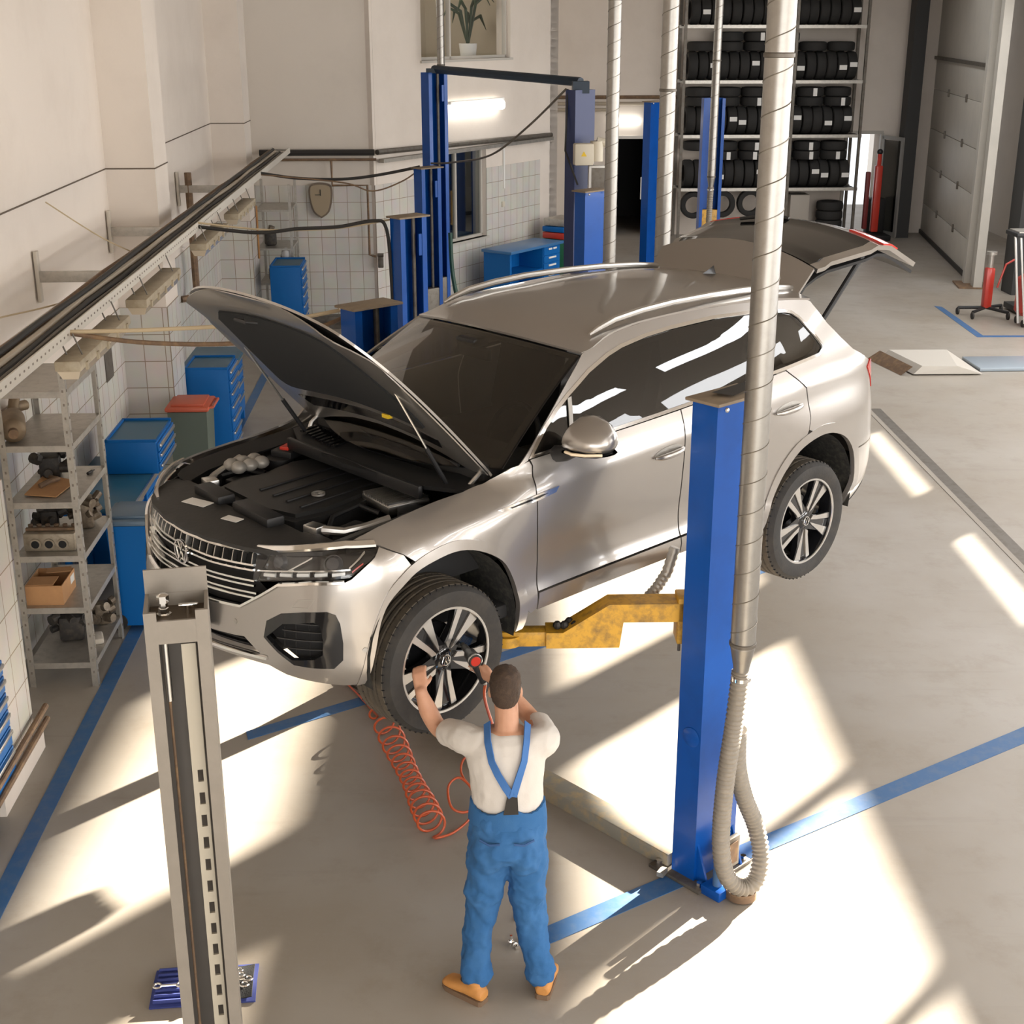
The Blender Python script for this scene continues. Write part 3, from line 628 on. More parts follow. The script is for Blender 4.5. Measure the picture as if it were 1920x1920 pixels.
# ---- roof, windshield
def ROOF2(t, v):
    xf = WS(1, v)[0]; xr = -3.075 - .05*(1-v*v); x = xf + (xr - xf)*t
    xx = -1.05 + (-3.07 + 1.05)*t
    p = ROOF(x, v)
    # front lip follows the windshield header
    k = max(0, 1 - t*7); k = k*k
    w = WS(1, v); return (x, p[1]*(1-k) + w[1]*k, p[2]*(1-k) + w[2]*k)
MB().grid(lambda t, v: ROOF2(t, v), 40, 28, 0, 1, -1, 1, .012, flip=False).build('roof', M_paint, car, 60)
G2 = lambda t, v: WS(t, v)
MB().grid(lambda t, v: WS(t, v), 14, 20, .0, .985, -.985, .985, .004, flip=True).build('windshield', G_wind, car, 60)
fb = MB()
for v0, v1, t0, t1 in ((-.99, -.93, 0, 1), (.93, .99, 0, 1), (-.99, .99, .95, 1.0), (-.99, .99, 0, .07)):
    fb.grid(lambda t, v: tuple(np.array(WS(t, v)) + np.array((-.004, 0, -.008))), 10, 14, t0, t1, v0, v1, .003, flip=True)
fb.build('windshield_border', M_gloss, car)
fin = MB(); fin.add([(-2.86, 0, 1.70), (-3.03, -.035, 1.69), (-3.06, 0, 1.69), (-3.03, .035, 1.69), (-3.035, 0, 1.765), (-2.99, 0, 1.745)], [(0, 1, 5), (1, 4, 5), (1, 2, 4), (2, 3, 4), (3, 5, 4), (3, 0, 5), (0, 3, 2, 1)]); fin.build('antenna_fin', M_gloss, car)
# ---- front bumper with its openings, grille and lamps
def mir_u(pts): return [(2*UC - u, z) for u, z in pts]
FOG = [(.928, .630), (.850, .677), (.74, .695), (.625, .703), (.585, .688), (.566, .645), (.556, .55), (.560, .465), (.602, .424), (.70, .424), (.791, .432), (.87, .485), (.944, .548)]
FOGI = [(.930, .552), (.842, .628), (.690, .650), (.660, .635), (.648, .560), (.652, .492), (.690, .466), (.800, .456), (.87, .50)]
HL = [(1.003, .925), (1.010, .880), (1.014, .800), (.88, .822), (.760, .840), (.600, .850), (.510, .860), (.440, .905), (.380, .945), (.340, .976), (.40, .984), (.52, .980), (.66, .968), (.84, .950)]
LOW = [(1.055, .530), (1.1, .526), (1.316, .520), (UC, .520)]
LOWB = [(.965, .462), (1.1, .466), (1.3, .468), (UC, .468)]
lower = LOW + mir_u(LOW[:-1])[::-1] + mir_u(LOWB[:-1]) + LOWB[::-1]
half_top = [(.345, .972), (.38, .938), (.44, .898), (.505, .852), (.539, .838), (.70, .828), (.860, .806), (.96, .745), (1.069, .672), (1.25, .664), (UC, .662)]
half_bot = [(.503, .325), (.560, .327), (.762, .362), (.832, .378), (.919, .413), (1.1, .425), (1.3, .432), (UC, .434)]
front_edge = [p for p in LIP_F if p[0] > .2][::-1]
half_arch = [p for p in LIP_F if p[0] > .19 and p[1] > .34]         # runs up from the sill to the seam
outl = half_arch[::-1] + []
bump_poly = half_top + mir_u(half_top[:-1])[::-1] + [(2*UC-.240, .925)] + mir_u(half_arch[::-1]) + mir_u(half_bot[:-1]) + half_bot[::-1] + half_arch + [(.240, .925)]
bumper = panel(B, bump_poly, .012, holes=[FOG, mir_u(FOG), lower], step=.035).build('front_bumper', M_paint, car)
OFFB = lambda d: (lambda u, z: _offb(u, z, d))
def _offb(u, z, d):
    e = .01; p = Vector(B(u, z)); a = Vector(B(u+e, z)) - p; b = Vector(B(u, z+e)) - p
    n = a.cross(b).normalized()
    if n.dot(Vector((1, .8 if u < UC else -.8, 0))) < 0: n = -n
    return tuple(p + n*d)
def strip(mb, pts, w, d=.012, off=.004, S=None):
    """a raised moulding following (u, z) points"""
    pts = dens(pts, .04, False); vs = []; fs = []
    for i, (u, z) in enumerate(pts):
        for dz, dd in ((-w/2, 0), (-w/2*.6, d), (w/2*.6, d), (w/2, 0)): vs.append(_offb(u, z+dz, off+dd))
    for i in range(len(pts)-1):
        for k in range(4): fs.append((4*i+k, 4*i+(k+1) % 4, 4*i+4+(k+1) % 4, 4*i+4+k))
    fs += [(3, 2, 1, 0), tuple(4*(len(pts)-1)+k for k in range(4))]
    mb.add(vs, fs)
for mu in (lambda p: p, mir_u):
    fr = panel(B, mu(FOG), .03, holes=[mu(FOGI)], step=.04, off=.002).build('air_intake', M_gloss, bumper)
    gm = panel(OFFB(-.07), mu(inset(FOG, -.0)), .004, step=.06); gm.build('intake_mesh', M_dark, fr)
    gb = MB()
    for zz in (.505, .548, .590, .628): strip(gb, mu([(.655, zz), (.78, zz), (.89 - abs(zz-.55)*.8, zz)]), .007, .012, -.035)
    for uu in (.72, .79, .85): strip(gb, mu([(uu, .475 if uu < .8 else .50), (uu, .64 if uu < .8 else .60)]), .02, .010, -.038)
    gb.build('intake_slats', mat('slat_grey', (.035, .034, .033), .45), fr)
    st = MB(); strip(st, mu([(.955, .545), (.932, .46)]), .004); 
    ln = panel(B, mu([(.800, .709), (.767, .751), (.678, .760), (.712, .713)]), .002, holes=[inset(mu([(.800, .709), (.767, .751), (.678, .760), (.712, .713)]), .004)], step=.05, off=.0015).build('washer_cover', M_alur, bumper)
    for (su, sz) in ((.457, .506), (1.109, .592)):
        c = Vector(B(*mu([(su, sz)])[0])); n = (Vector(_offb(*mu([(su, sz)])[0], .01)) - c).normalized()
        MB().cyl(c - n*.004, c + n*.003, .013, 14).build('parking_sensor', M_alur, bumper)
    # headlight
    hl = panel(OFFB(-.055), mu(HL), .004, step=.05).build('headlight', M_gloss, car)
    tr = MB()
    strip(tr, mu([(1.006, .948), (.84, .962), (.66, .980), (.52, .990), (.36, .986)]), .026, .008, .004)
    strip(tr, mu([(1.012, .848), (.832, .872), (.70, .884), (.508, .894)]), .012, .008, -.03)
    strip(tr, mu([(.832, .872), (.705, .943)]), .012, .008, -.028)
    strip(tr, mu([(.514, .900), (.420, .968)]), .016, .008, -.026)
    tr.build('lamp_trim', M_chrome, hl)
    for i, (u, z) in enumerate(((.934, .838), (.842, .851), (.748, .861), (.654, .868), (.565, .872))):
        le = MB(); strip(le, mu([(u+.035, z-.002), (u-.03, z+.004)]), .022, .012, -.035); le.build('lamp_element', mat('lamp_glass', (.85, .84, .80), .08, 0, 1), hl)
    for u, z, r in ((.90, .905, .035), (.60, .925, .042)):
        c = Vector(_offb(*mu([(u, z)])[0], -.055)); n = (Vector(_offb(*mu([(u, z)])[0], 0)) - c).normalized()
        rot = n.to_track_quat('Z', 'Y').to_matrix().to_4x4(); lb = MB(); lb.lathe([(0, .022), (r*.7, .018), (r, 0), (r*1.1, 0), (r*1.1, -.01)], 18, Matrix.Translation(c) @ rot); lb.build('lamp_lens', mat('lens', (.05, .05, .055), .05, 0, 1), hl)
    panel(OFFB(-.004), mu(HL), .003, step=.05).build('headlight_cover', G_clear, hl)
    ref = MB(); strip(ref, mu([(.50, .882), (.44, .918)]), .010, .004, -.02); ref.build('side_reflector', M_red, hl)
# grille
GT = [(1.0, .962), (1.2, .958), (UC, .955)]; GB = [(1.069, .672), (1.25, .664), (UC, .662)]
gp = [(.96, .95)] + GT[1:] + mir_u(GT[:-1])[::-1] + mir_u([(1.02, .80), (.95, .75), (1.069, .672), (1.25, .664)]) + [(UC, .662)] + [(1.25, .664), (1.069, .672), (.95, .75), (1.02, .80)]
grille = panel(OFFB(-.05), gp, .004, step=.06).build('grille', M_dark, car)
def bar(name, u0, z0, zc, w, d=.02, off=-.012):
    b = MB(); h = [(u0, z0), ((u0+UC)/2, (z0*.4+zc*.6)), (UC, zc)]; strip(b, h + mir_u(h[:-1])[::-1], w, d, off); return b.build(name, M_chrome, grille)
bar('grille_bar', 1.0, .938, .930, .036, .022, -.006)
for u0, z0, zc in ((1.012, .862, .852), (1.0, .793, .786), (.985, .738, .732)):
    for dz in (.011, -.011): bar('grille_bar', u0, z0+dz, zc+dz, .014, .018, -.012)
bV = MB(); hv = [(.539, .840), (.70, .832), (.865, .808), (.96, .745), (1.072, .676), (1.25, .668), (UC, .665)]; strip(bV, hv + mir_u(hv[:-1])[::-1], .020, .012, .002); bV.build('grille_bar', M_chrome, grille)
for k in range(17):
    u = 1.03 + (2*(UC-1.03))*k/16; s_ = MB(); strip(s_, [(u, .872), (u, .918)], .0, .0, 0)
    a = Vector(_offb(u, .868, -.03)); b2 = Vector(_offb(u, .922, -.03)); a2 = Vector(_offb(u, .868, .0)); b3 = Vector(_offb(u, .922, .0))
    MB().add([a, b2, b3, a2, a+Vector((0, .006, 0)), b2+Vector((0, .006, 0)), b3+Vector((0, .006, 0)), a2+Vector((0, .006, 0))], [(0, 1, 2, 3), (7, 6, 5, 4), (0, 4, 5, 1), (1, 5, 6, 2), (2, 6, 7, 3), (3, 7, 4, 0)]).build('grille_slat', M_alu, grille)
em = MB(); c = Vector(_offb(UC, .835, .012)); Rm = Matrix.Translation(c) @ Matrix.Rotation(math.radians(90), 4, 'Y') @ Matrix.Rotation(math.radians(90), 4, 'Z')
def vw_logo(mb, r, M, w=.12):
    mb.lathe([(r, -.004), (r, .006), (r*.88, .006), (r*.88, -.004)], 32, M, close=True)
    for st in ([(-.34, .80), (-.02, .10), (.02, .10), (.34, .80)], [(-.78, .36), (-.40, -.72), (-.01, .02), (.01, .02), (.40, -.72), (.78, .36)]):
        mb.tube([(x*r, y*r, .002) for x, y in st], r*.075, 6, M=M)
vw_logo(em, .062, Rm); em.build('emblem', M_chrome, grille)
rb = MB(); strip(rb, mir_u([(1.10, .832), (1.16, .832)]), .03, .012, .0); rb.build('badge', M_chrome, grille)
# lower grille, chrome lip, plate
lg = panel(OFFB(-.06), inset(lower, -.005), .004, step=.06).build('lower_grille', M_dark, bumper)
ls = MB()
for zz in (.485, .505): strip(ls, [(1.05, zz), (UC, zz), (2*UC-1.05, zz)], .008, .02, -.05)
ls.build('lower_grille_slats', M_black, bumper)
cs = MB(); h = [(.925, .448), (1.1, .452), (1.3, .455), (UC, .456)]; strip(cs, h + mir_u(h[:-1])[::-1], .022, .012, .002); cs.build('bumper_chrome_strip', M_chrome, bumper)
pc_ = (.905, 0, .595); pl = MB(); pl.box(pc_, (.024, .54, .125), bev=.006); plate = pl.build('plate_holder', M_black, bumper)
MB().box((.919, 0, .597), (.006, .50, .095), bev=.004).build('number_plate', M_white, plate)
# ---- engine bay
bay = MB(); bay.box((-.05, 0, .64), (.95, 1.36, .04)); bay.box((-.55, 0, .85), (.04, 1.4, .45))
for sy in (1, -1): bay.box((-.07, .70*sy, .79), (.90, .03, .34))
bay.build('engine_bay', M_dark, car)
for sy in (1, -1):
    se = MB(); ed = [(-.47, .765, 1.085), (-.30, .765, 1.060), (-.05, .762, 1.040), (.138, .762, 1.026), (.30, .752, 1.008), (.42, .725, .985), (.46, .70, .972)]
    vs = [(x, y*sy, z) for x, y, z in ed] + [(x, (y-.10)*sy, z-.035) for x, y, z in ed]; n = len(ed)
    f = [(k, k+1, n+k+1, n+k) for k in range(n-1)]; se.sheet([Vector(v) for v in vs], f if sy < 0 else [q[::-1] for q in f], .01); se.build('fender_rail', M_black, car)
def slam_z(x, y): return .968 - .02*(abs(y)/.7)**2 - .30*max(0, x-.80)
sl = []
for k in range(41):
    y = -.70 + 1.4*k/40; xf = float(np.interp(abs(y), [0, .2, .4, .5, .6, .70], [.835, .822, .775, .725, .64, .52])); sl.append((xf, y))
sr = [(.44, .70), (.40, .66), (.41, .50), (.46, .45), (.46, .28), (.52, .25), (.52, -.28), (.46, -.30), (.44, -.62), (.46, -.70)]
slam = panel(lambda x, y: (x, y, slam_z(x, y)), sl + sr, .02, step=.05).build('radiator_cover', mat('slam_plastic', (.022, .021, .020), .55, bump=(30, .15)), car)
for pts in ([(.62, -.30), (.55, -.33), (.59, -.19), (.69, -.12)][::1], [(.65, .08), (.60, .05), (.585, .115), (.635, .135)]):
    cx, cy = sum(p[0] for p in pts)/4, sum(p[1] for p in pts)/4
    MB().box((cx, cy, slam_z(cx, cy)+.004), (.055 if cy > 0 else .075, .10 if cy > 0 else .15, .003), .25).build('sticker', M_white, slam)
for (x, y, dx, dy) in ((.50, .14, .10, .34), (.50, -.26, .10, .26)): MB().box((x, y, slam_z(x, y)+.018), (dx, dy, .05), -.05, bev=.012).build('air_duct', M_black, slam)
ec = MB(); ecp = [(.44, -.38), (.46, .10), (.40, .30), (.18, .32), (-.30, .22), (-.38, -.05), (-.36, -.46), (-.10, -.52), (.10, -.44), (.25, -.46)]
ec.prism(ecp, .72, .955)
engine = ec.build('engine_cover', mat('cover_plastic', (.016, .016, .016), .42), car)
MB().prism(inset(ecp, .05), .95, .975).build('cover_panel', mat('cover_plastic', (.016, .016, .016), .42), engine)
for k in range(4): MB().box((.02 - .0*k, -.20 + .12*k, .978), (.55, .018, .012), .12, bev=.004).build('cover_rib', M_black, engine)
lo = MB(); vw_logo(lo, .035, Matrix.Translation((.12, .10, .985)) @ Matrix.Rotation(-1.57, 4, 'Z')); lo.build('cover_emblem', M_alur, engine)
eu = MB(); eu.box((-.16, .37, .955), (.24, .27, .05), -.12, bev=.008)
ecu = eu.build('control_unit', M_alu, car)
for k in range(13): MB().box((-.16, .37, .985), (.235, .006, .016), M=Matrix.Translation((-.16, .37, 0)) @ Matrix.Rotation(-.12+1.57*0, 4, 'Z') @ Matrix.Translation((.16, -.37 - .12 + .02*k, 0))).build('cooling_fin', M_alu, ecu)
bt = MB(); bt.box((-.20, -.62, .985), (.22, .13, .05), .45, bev=.01); bat = bt.build('fuse_box', M_black, car)
MB().box((-.20, -.615, 1.016), (.16, .055, .022), .45, bev=.006).build('fuse_box_cap', mat('red_cap', (.55, .035, .02), .4), bat)
cl = MB()
for i in range(2):
    for k in range(3): cl.ball((.19 - .07*k, -.53 - .07*i, .99), (.045, .045, .035), 10)
cl.build('intake_manifold', mat('manifold', (.36, .34, .31), .45, .3), car, 80)
MB().cyl((-.39, .50, .99), (-.39, .50, 1.035), .040, 16).build('washer_cap', mat('blue_cap', (.01, .23, .62), .4), car)
for sy in (1, -1):
    br = MB(); br.box((.40, .47*sy, .965), (.07, .09, .05), .2*sy, bev=.006); br.tube([(.38, .50*sy, .968), (.31, .58*sy, .962), (.22, .62*sy, .975), (.10, .66*sy, .995)], [.022, .020, .018, .022], 8); br.build('cross_brace', M_alu, car)
    MB().cyl((-.10, .58*sy, .80), (-.10, .58*sy, .975), .075, 18).build('strut_tower', M_black, car)
    hb = MB(); hb.tube([(.05, .50*sy, .93), (.12, .60*sy, .95), (.25, .63*sy, .93), (.33, .52*sy, .92)], .018, 8); hb.tube([(-.02, .42*sy, .93), (.02, .30*sy, .95), (.20, .33*sy, .94), (.30, .42*sy, .90)], .014, 8); hb.build('hose', M_black, car)
    bx = MB(); bx.box((.20, .50*sy, .90), (.14, .10, .09), .2, bev=.01); bx.box((.05, .56*sy, .89), (.09, .12, .08), -.1, bev=.01); bx.build('relay_box', M_black, car)
cowl_poly = [(-.30, -.74), (-.20, -.55), (-.10, 0), (-.20, .55), (-.30, .74), (-.52, .74), (-.36, .40), (-.31, 0), (-.36, -.40), (-.52, -.74)]
cw = panel(lambda x, y: (x, y, 1.085 + .06*(-.25-x) - .03*abs(y)), cowl_poly, .02, step=.06).build('cowl', M_black, car)
vg = MB()
for k in range(9): vg.box((-.33 + .006*k, -.62 + .045*k, 1.085), (.13, .020, .012), .25)
vg.build('cowl_vent', M_gloss, cw)
wd = MB(); wd.box((-.16, 0, 1.045), (.03, 1.15, .07), bev=.01); wd.build('firewall_seal', M_black, car)
for y0, x0, y1, x1 in ((.58, -.40, -.08, -.36), (-.02, -.34, -.66, -.42)):
    wi = MB(); wi.tube([(x0, y0, 1.135), ((x0+x1)/2-.05, (y0+y1)/2, 1.16), (x1-.03, y1, 1.14)], .009, 6); wi.build('wiper', M_black, car)
# ---- hood, raised about its rear hinge
HA = math.radians(51); HX, HZ = -.47, 1.125
def hood_pt(x, y, z):
    dx, dz = x-HX, z-HZ
    return (HX + dx*math.cos(HA) - dz*math.sin(HA), y, HZ + dx*math.sin(HA) + dz*math.cos(HA))
HOOD = []
for y in np.linspace(-.69, .69, 31): HOOD.append((float(np.interp(abs(y), [0, .2, .35, .45, .55, .62, .66, .69], [.815, .803, .778, .752, .713, .672, .635, .585])), float(y)))
HOOD += [(.50, .735), (.40, .762), (.25, .775), (0, .778), (-.25, .775), (-.44, .770), (-.48, .755), (-.47, .70), (-.40, .50), (-.34, .25), (-.32, 0), (-.34, -.25), (-.40, -.50), (-.47, -.70), (-.48, -.755), (-.44, -.770), (-.25, -.775), (0, -.778), (.25, -.775), (.40, -.762), (.50, -.735)]
hood = panel(lambda x, y: hood_pt(x, y, hood_f(x, y)), HOOD, .012, step=.05, flip=False).build('hood', M_paint, car)
M_inner = mat('inner_paint', (.38, .36, .335), .35, .8, .6)
inn = inset(HOOD, .012)
def inner_z(x, y):
    e = min(abs(x-.78), abs(.74-abs(y)), .30); return hood_f(x, y) - .016 - .035*min(1, max(0, e)/.10)
panel(lambda x, y: hood_pt(x, y, inner_z(x, y)), inn, .006, step=.05, flip=True).build('hood_frame', M_inner, hood)
INS = smooth_poly([(.60, -.40), (.635, 0), (.60, .40), (.52, .50), (.30, .56), (.05, .60), (-.09, .59), (-.12, .45), (-.10, 0), (-.12, -.45), (-.09, -.59), (.05, -.60), (.30, -.56), (.52, -.50)], 3)
panel(lambda x, y: hood_pt(x, y, inner_z(x, y) - .010), INS, .012, step=.05, flip=True).build('hood_insulation', M_fabric, hood)
RB = [(-.20, -.60), (-.17, 0), (-.20, .60), (-.29, .55), (-.26, 0), (-.29, -.55)]
panel(lambda x, y: hood_pt(x, y, inner_z(x, y) - .003), RB, .005, step=.05, flip=True).build('hood_recess', M_gloss, hood)
MB().tube([hood_pt(.66, -.06, .935), hood_pt(.70, -.05, .90), hood_pt(.70, .05, .90), hood_pt(.66, .06, .935)], .008, 6).build('hood_latch', M_black, hood)
MB().box(hood_pt(-.15, .22, 1.085), (.03, .05, .02)).build('warning_sticker', mat('yellow', (.75, .50, .02), .5), hood)
for sy in (1, -1):
    a = Vector((-.33, .60*sy, 1.02)); b = Vector(hood_pt(.22, .64*sy, 1.03)); m = a + (b-a)*.45
    gs = MB(); gs.cyl(a, m, .012, 10); gs.build('gas_strut', M_black, car); g2 = MB(); g2.cyl(m, b, .006, 8); g2.build('gas_strut', M_alu, car)
    hg = MB(); hg.tube([(-.36, .68*sy, 1.04), (-.40, .70*sy, 1.09), (-.44, .70*sy, 1.12), (-.42, .70*sy, 1.16)], .014, 8); hg.build('hood_hinge', M_alu, car)
# ---- wheels
def make_wheel(sx):
    y0 = .955
    R, rr_, w = .381, .268, .285
    ty = MB(); prof = []
    hw = w/2
    side = [(rr_-.006, -hw+.02), (rr_+.005, -hw+.008), (rr_+.05, -hw-.004), (rr_+.085, -hw), (R-.014, -hw+.018), (R-.005, -hw+.034)]
    gro = []
    xs_ = np.linspace(-hw+.036, hw-.036, 41)
    for x in xs_:
        g = .008 if min(abs(x - q) for q in (-.062, -.022, .022, .062)) < .0065 else 0
        gro.append((R - .006*(x/hw)**4 - g, x))
    prof = side + gro + [(r, -h) for r, h in side[::-1]]
    ty.lathe(prof, 72)
    tyre = ty.build('tyre', [M_rubber, mat('dusty_tread', (.060, .048, .034), .8, noise=(14, (.13, .10, .065), .6), bump=(60, .15))], None, 28)
    for p in tyre.data.polygons:
        c_ = p.center
        if math.hypot(c_.x, c_.y) > R - .0075 and abs(c_.z) < hw - .030: p.material_index = 1
    for s in (1, -1):      # shoulder sipes
        blk = MB()
        for k in range(60):
            a = 2*math.pi*k/60
            M_ = Matrix.Rotation(a, 4, 'Z') @ Matrix.Translation((R-.0095, 0, s*(hw-.052)))
            blk.box((0, 0, 0), (.0155, .0035, .058), M=M_)
        blk.build('tread_sipes', M_dark, tyre)
    ri = MB(); ri.lathe([(rr_, -hw+.012), (rr_+.004, -hw+.02), (rr_-.008, -hw+.03), (rr_-.018, 0), (rr_-.018, hw-.05), (rr_-.012, hw-.03), (rr_-.008, hw-.016), (rr_+.003, hw-.012), (rr_+.004, hw-.02)], 56)
    ri.lathe([(0, .02), (.15, .02), (.16, .012), (.16, -.02)], 32)          # brake disc
    rim = ri.build('rim', M_gloss, tyre)
    lp = MB(); lp.lathe([(rr_+.0045, hw-.013), (rr_+.004, hw-.0085), (rr_-.007, hw-.0095), (rr_-.009, hw-.015)], 56); lp.build('rim_edge', M_alu, rim)
    for k in range(5):
        a = math.radians(90 + 72*k); Mk = Matrix.Rotation(a, 4, 'Z')
        body = MB(); body.prism([(.045, -.05), (.16, -.050), (.255, -.075), (.258, .085), (.16, .045), (.045, .045)], hw-.075, hw-.036, Mk); body.build('spoke', M_gloss, rim)
        f1 = MB(); f1.prism([(.060, -.006), (.255, -.022), (.253, -.082), (.17, -.050), (.085, -.020)], hw-.038, hw-.028, Mk)
        f1.prism([(.058, .012), (.075, .040), (.105, .041), (.255, .074), (.258, .040), (.12, .018)], hw-.038, hw-.028, Mk)
        f1.build('spoke_face', mat('machined', (.60, .58, .55), .28, .9), rim)
    hb = MB(); hb.lathe([(0, hw-.026), (.034, hw-.027), (.055, hw-.036), (.075, hw-.05), (.075, hw-.08)], 28); hb.build('hub', M_gloss, rim)
    cp = MB(); cp.lathe([(0, hw-.022), (.028, hw-.022), (.031, hw-.027)], 24); cap = cp.build('centre_cap', M_gloss, rim)
    lg_ = MB(); vw_logo(lg_, .029, Matrix.Translation((0, 0, hw-.021))); lg_.build('cap_emblem', M_chrome, cap)
    return tyre
zc = .38 - .060
wheels = []
for (x, sy) in ((0, 1), (-2.9, 1), (0, -1), (-2.9, -1)):
    wr = bpy.data.objects.new('wheel', None); COL.objects.link(wr); wr.parent = car
    wr.location = (x, (.955-.1425)*sy, zc)
    wr.rotation_euler = (math.radians(-90*sy), 0, math.radians(0)) if sy > 0 else (math.radians(90), 0, 0)
    if not wheels:
        t = make_wheel(1); t.parent = wr; wheels.append(t)
    else: copy_tree(wheels[0], wr)
# ---- rear: bumper, lamps, tailgate
for sx in (1, -1):
    panel(B, [(-3.392, .34), (-3.42, .53), (-3.385, .69), (-3.6, .695), (-3.95, .73), (-4.4, .73), (UR, .73), (UR, .42), (-4.2, .40), (-3.8, .34), (-3.55, .30)], .012, step=.06, sx=sx).build('rear_bumper', M_paint, car)
    panel(B, [(-3.52, .30), (-3.60, .36), (-3.75, .45), (-3.95, .47), (-4.2, .42), (-3.9, .33), (-3.6, .26)], .012, step=.06, off=.004, sx=sx).build('bumper_insert', M_black, car)
    panel(SIDE, [(-3.50, 1.190), (-3.585, 1.225), (-3.72, 1.19), (-3.80, 1.12), (-3.80, 1.03), (-3.66, 1.03), (-3.60, 1.10)], .03, step=.05, off=.006, sx=sx).build('tail_lamp', M_red, car)
TA = math.radians(55); TX, TZ = -3.075, 1.695
def gate_pt(x, y, z):
    dx, dz = x-TX, z-TZ
    return (TX + dx*math.cos(TA) + dz*math.sin(TA), y, TZ - dx*math.sin(TA) + dz*math.cos(TA))
def GP(s, v):     # closed tailgate: s runs down from the hinge
    x = float(np.interp(s, [0, .10, .28, .30, .75, .80, .95, 1.22], [-3.085, -3.16, -3.355, -3.37, -3.70, -3.75, -3.81, -3.855]))
    z = float(np.interp(s, [0, .10, .28, .30, .75, .80, .95, 1.22], [1.700, 1.690, 1.660, 1.625, 1.265, 1.23, 1.12, .82]))
    w = float(np.interp(s, [0, .34, .75, 1.25], [.60, .62, .70, .74]))
    return gate_pt(x + .10*v*v, v*w, z - .045*abs(v)**2.5*(1 if s < .4 else .3))
gate = MB().grid(GP, 10, 20, 0, .28, -1, 1, .02, flip=True).build('tailgate', M_paint, car)
MB().grid(lambda s, v: tuple(np.array(GP(s, v))), 10, 20, .30, .80, -.90, .90, .006, flip=True).build('rear_window', mat('rear_glass', (.006, .006, .006), .05, 0, .3), gate)
fr_ = MB()
for a, b, c, d in ((.30, .80, -1, -.9), (.30, .80, .9, 1)): fr_.grid(GP, 8, 3, a, b, c, d, .03, flip=True)
fr_.grid(GP, 8, 20, .80, 1.22, -1, 1, .03, flip=True); fr_.build('gate_skin', M_paint, gate)
MB().grid(lambda s, v: tuple(np.array(GP(s, v)) - np.array((.0, 0, .06))), 12, 14, .02, 1.22, -.97, .97, .02, flip=True).build('gate_trim', M_black, gate)
MB().tube([GP(.80, -.05), tuple(np.array(GP(.78, -.2))+(0, 0, .03)), tuple(np.array(GP(.75, -.55))+(0, 0, .02))], .012, 6).build('rear_wiper', M_black, gate)
for sx in (1, -1):
    MB().grid(lambda s, v: tuple(np.array(GP(s, v*sx)) + np.array((0, 0, .012))), 6, 6, .86, 1.02, .60, 1.0, .02, flip=(sx > 0)).build('gate_lamp', M_red, gate)
    a = Vector((-3.36, .60*sx, 1.42)); b = Vector(GP(.72, .93*sx)) + Vector((0, 0, -.05)); gs = MB(); gs.cyl(a, b, .018, 10); gs.build('gate_strut', M_black, car)
bd_ = MB(); bd_.grid(lambda s, v: tuple(np.array(GP(1.06 + .06*s, v)) + np.array((0, 0, .012))), 2, 10, 0, 1, -.25, .25, .01, flip=True); bd_.build('gate_emblem_strip', M_chrome, gate)
# ---- underbody and interior
ub = MB(); ub.box((-1.45, 0, .41), (3.9, 1.36, .10), bev=.02); ub.box((-1.15, 0, .42), (1.55, 1.74, .08), bev=.02); ub.box((-3.62, 0, .45), (.4, 1.3, .12), bev=.02); ub.box((.45, 0, .43), (.4, .9, .08), bev=.02); ub.build('underbody', M_dark, car)
it = MB(); it.box((-1.7, 0, .75), (2.4, 1.5, .10)); it.box((-.63, 0, 1.06), (.40, 1.45, .20), bev=.05); it.box((-3.2, 0, .95), (.7, 1.4, .1)); it.build('interior', mat('interior_trim', (.018, .017, .016), .8), car)
for y in (.38, -.38):
    s = MB(); s.box((-1.45, y, .90), (.52, .50, .16), bev=.05); s.box((0, 0, .32), (.16, .48, .66), M=Matrix.Translation((-1.72, y, .95)) @ Matrix.Rotation(math.radians(-14), 4, 'Y'), bev=.06); s.box((-1.90, y, 1.50), (.10, .26, .17), bev=.04); s.build('front_seat', mat('seat', (.035, .032, .030), .8), car)
s = MB(); s.box((-2.35, 0, .90), (.50, 1.3, .16), bev=.05); s.box((-2.62, 0, 1.2), (.16, 1.3, .60), bev=.05)
for y in (-.42, 0, .42): s.box((-2.62, y, 1.54), (.09, .25, .13), bev=.04)
s.build('rear_seat', mat('seat', (.035, .032, .030), .8), car)
sw = MB(); sw.tube([(-.95 - .07*math.cos(a), .38 + .185*math.cos(a+1.57), 1.13 + .17*math.sin(a+1.57)) for a in np.linspace(0, 2*math.pi, 25)[:-1]], .014, 8, closed=True); sw.build('steering_wheel', M_black, car)
rm = MB(); rm.box((-1.02, 0, 1.52), (.03, .24, .07), bev=.01); rm.box((-1.0, 0, 1.585), (.12, .16, .05), bev=.02); rm.build('rear_view_mirror', M_black, car)
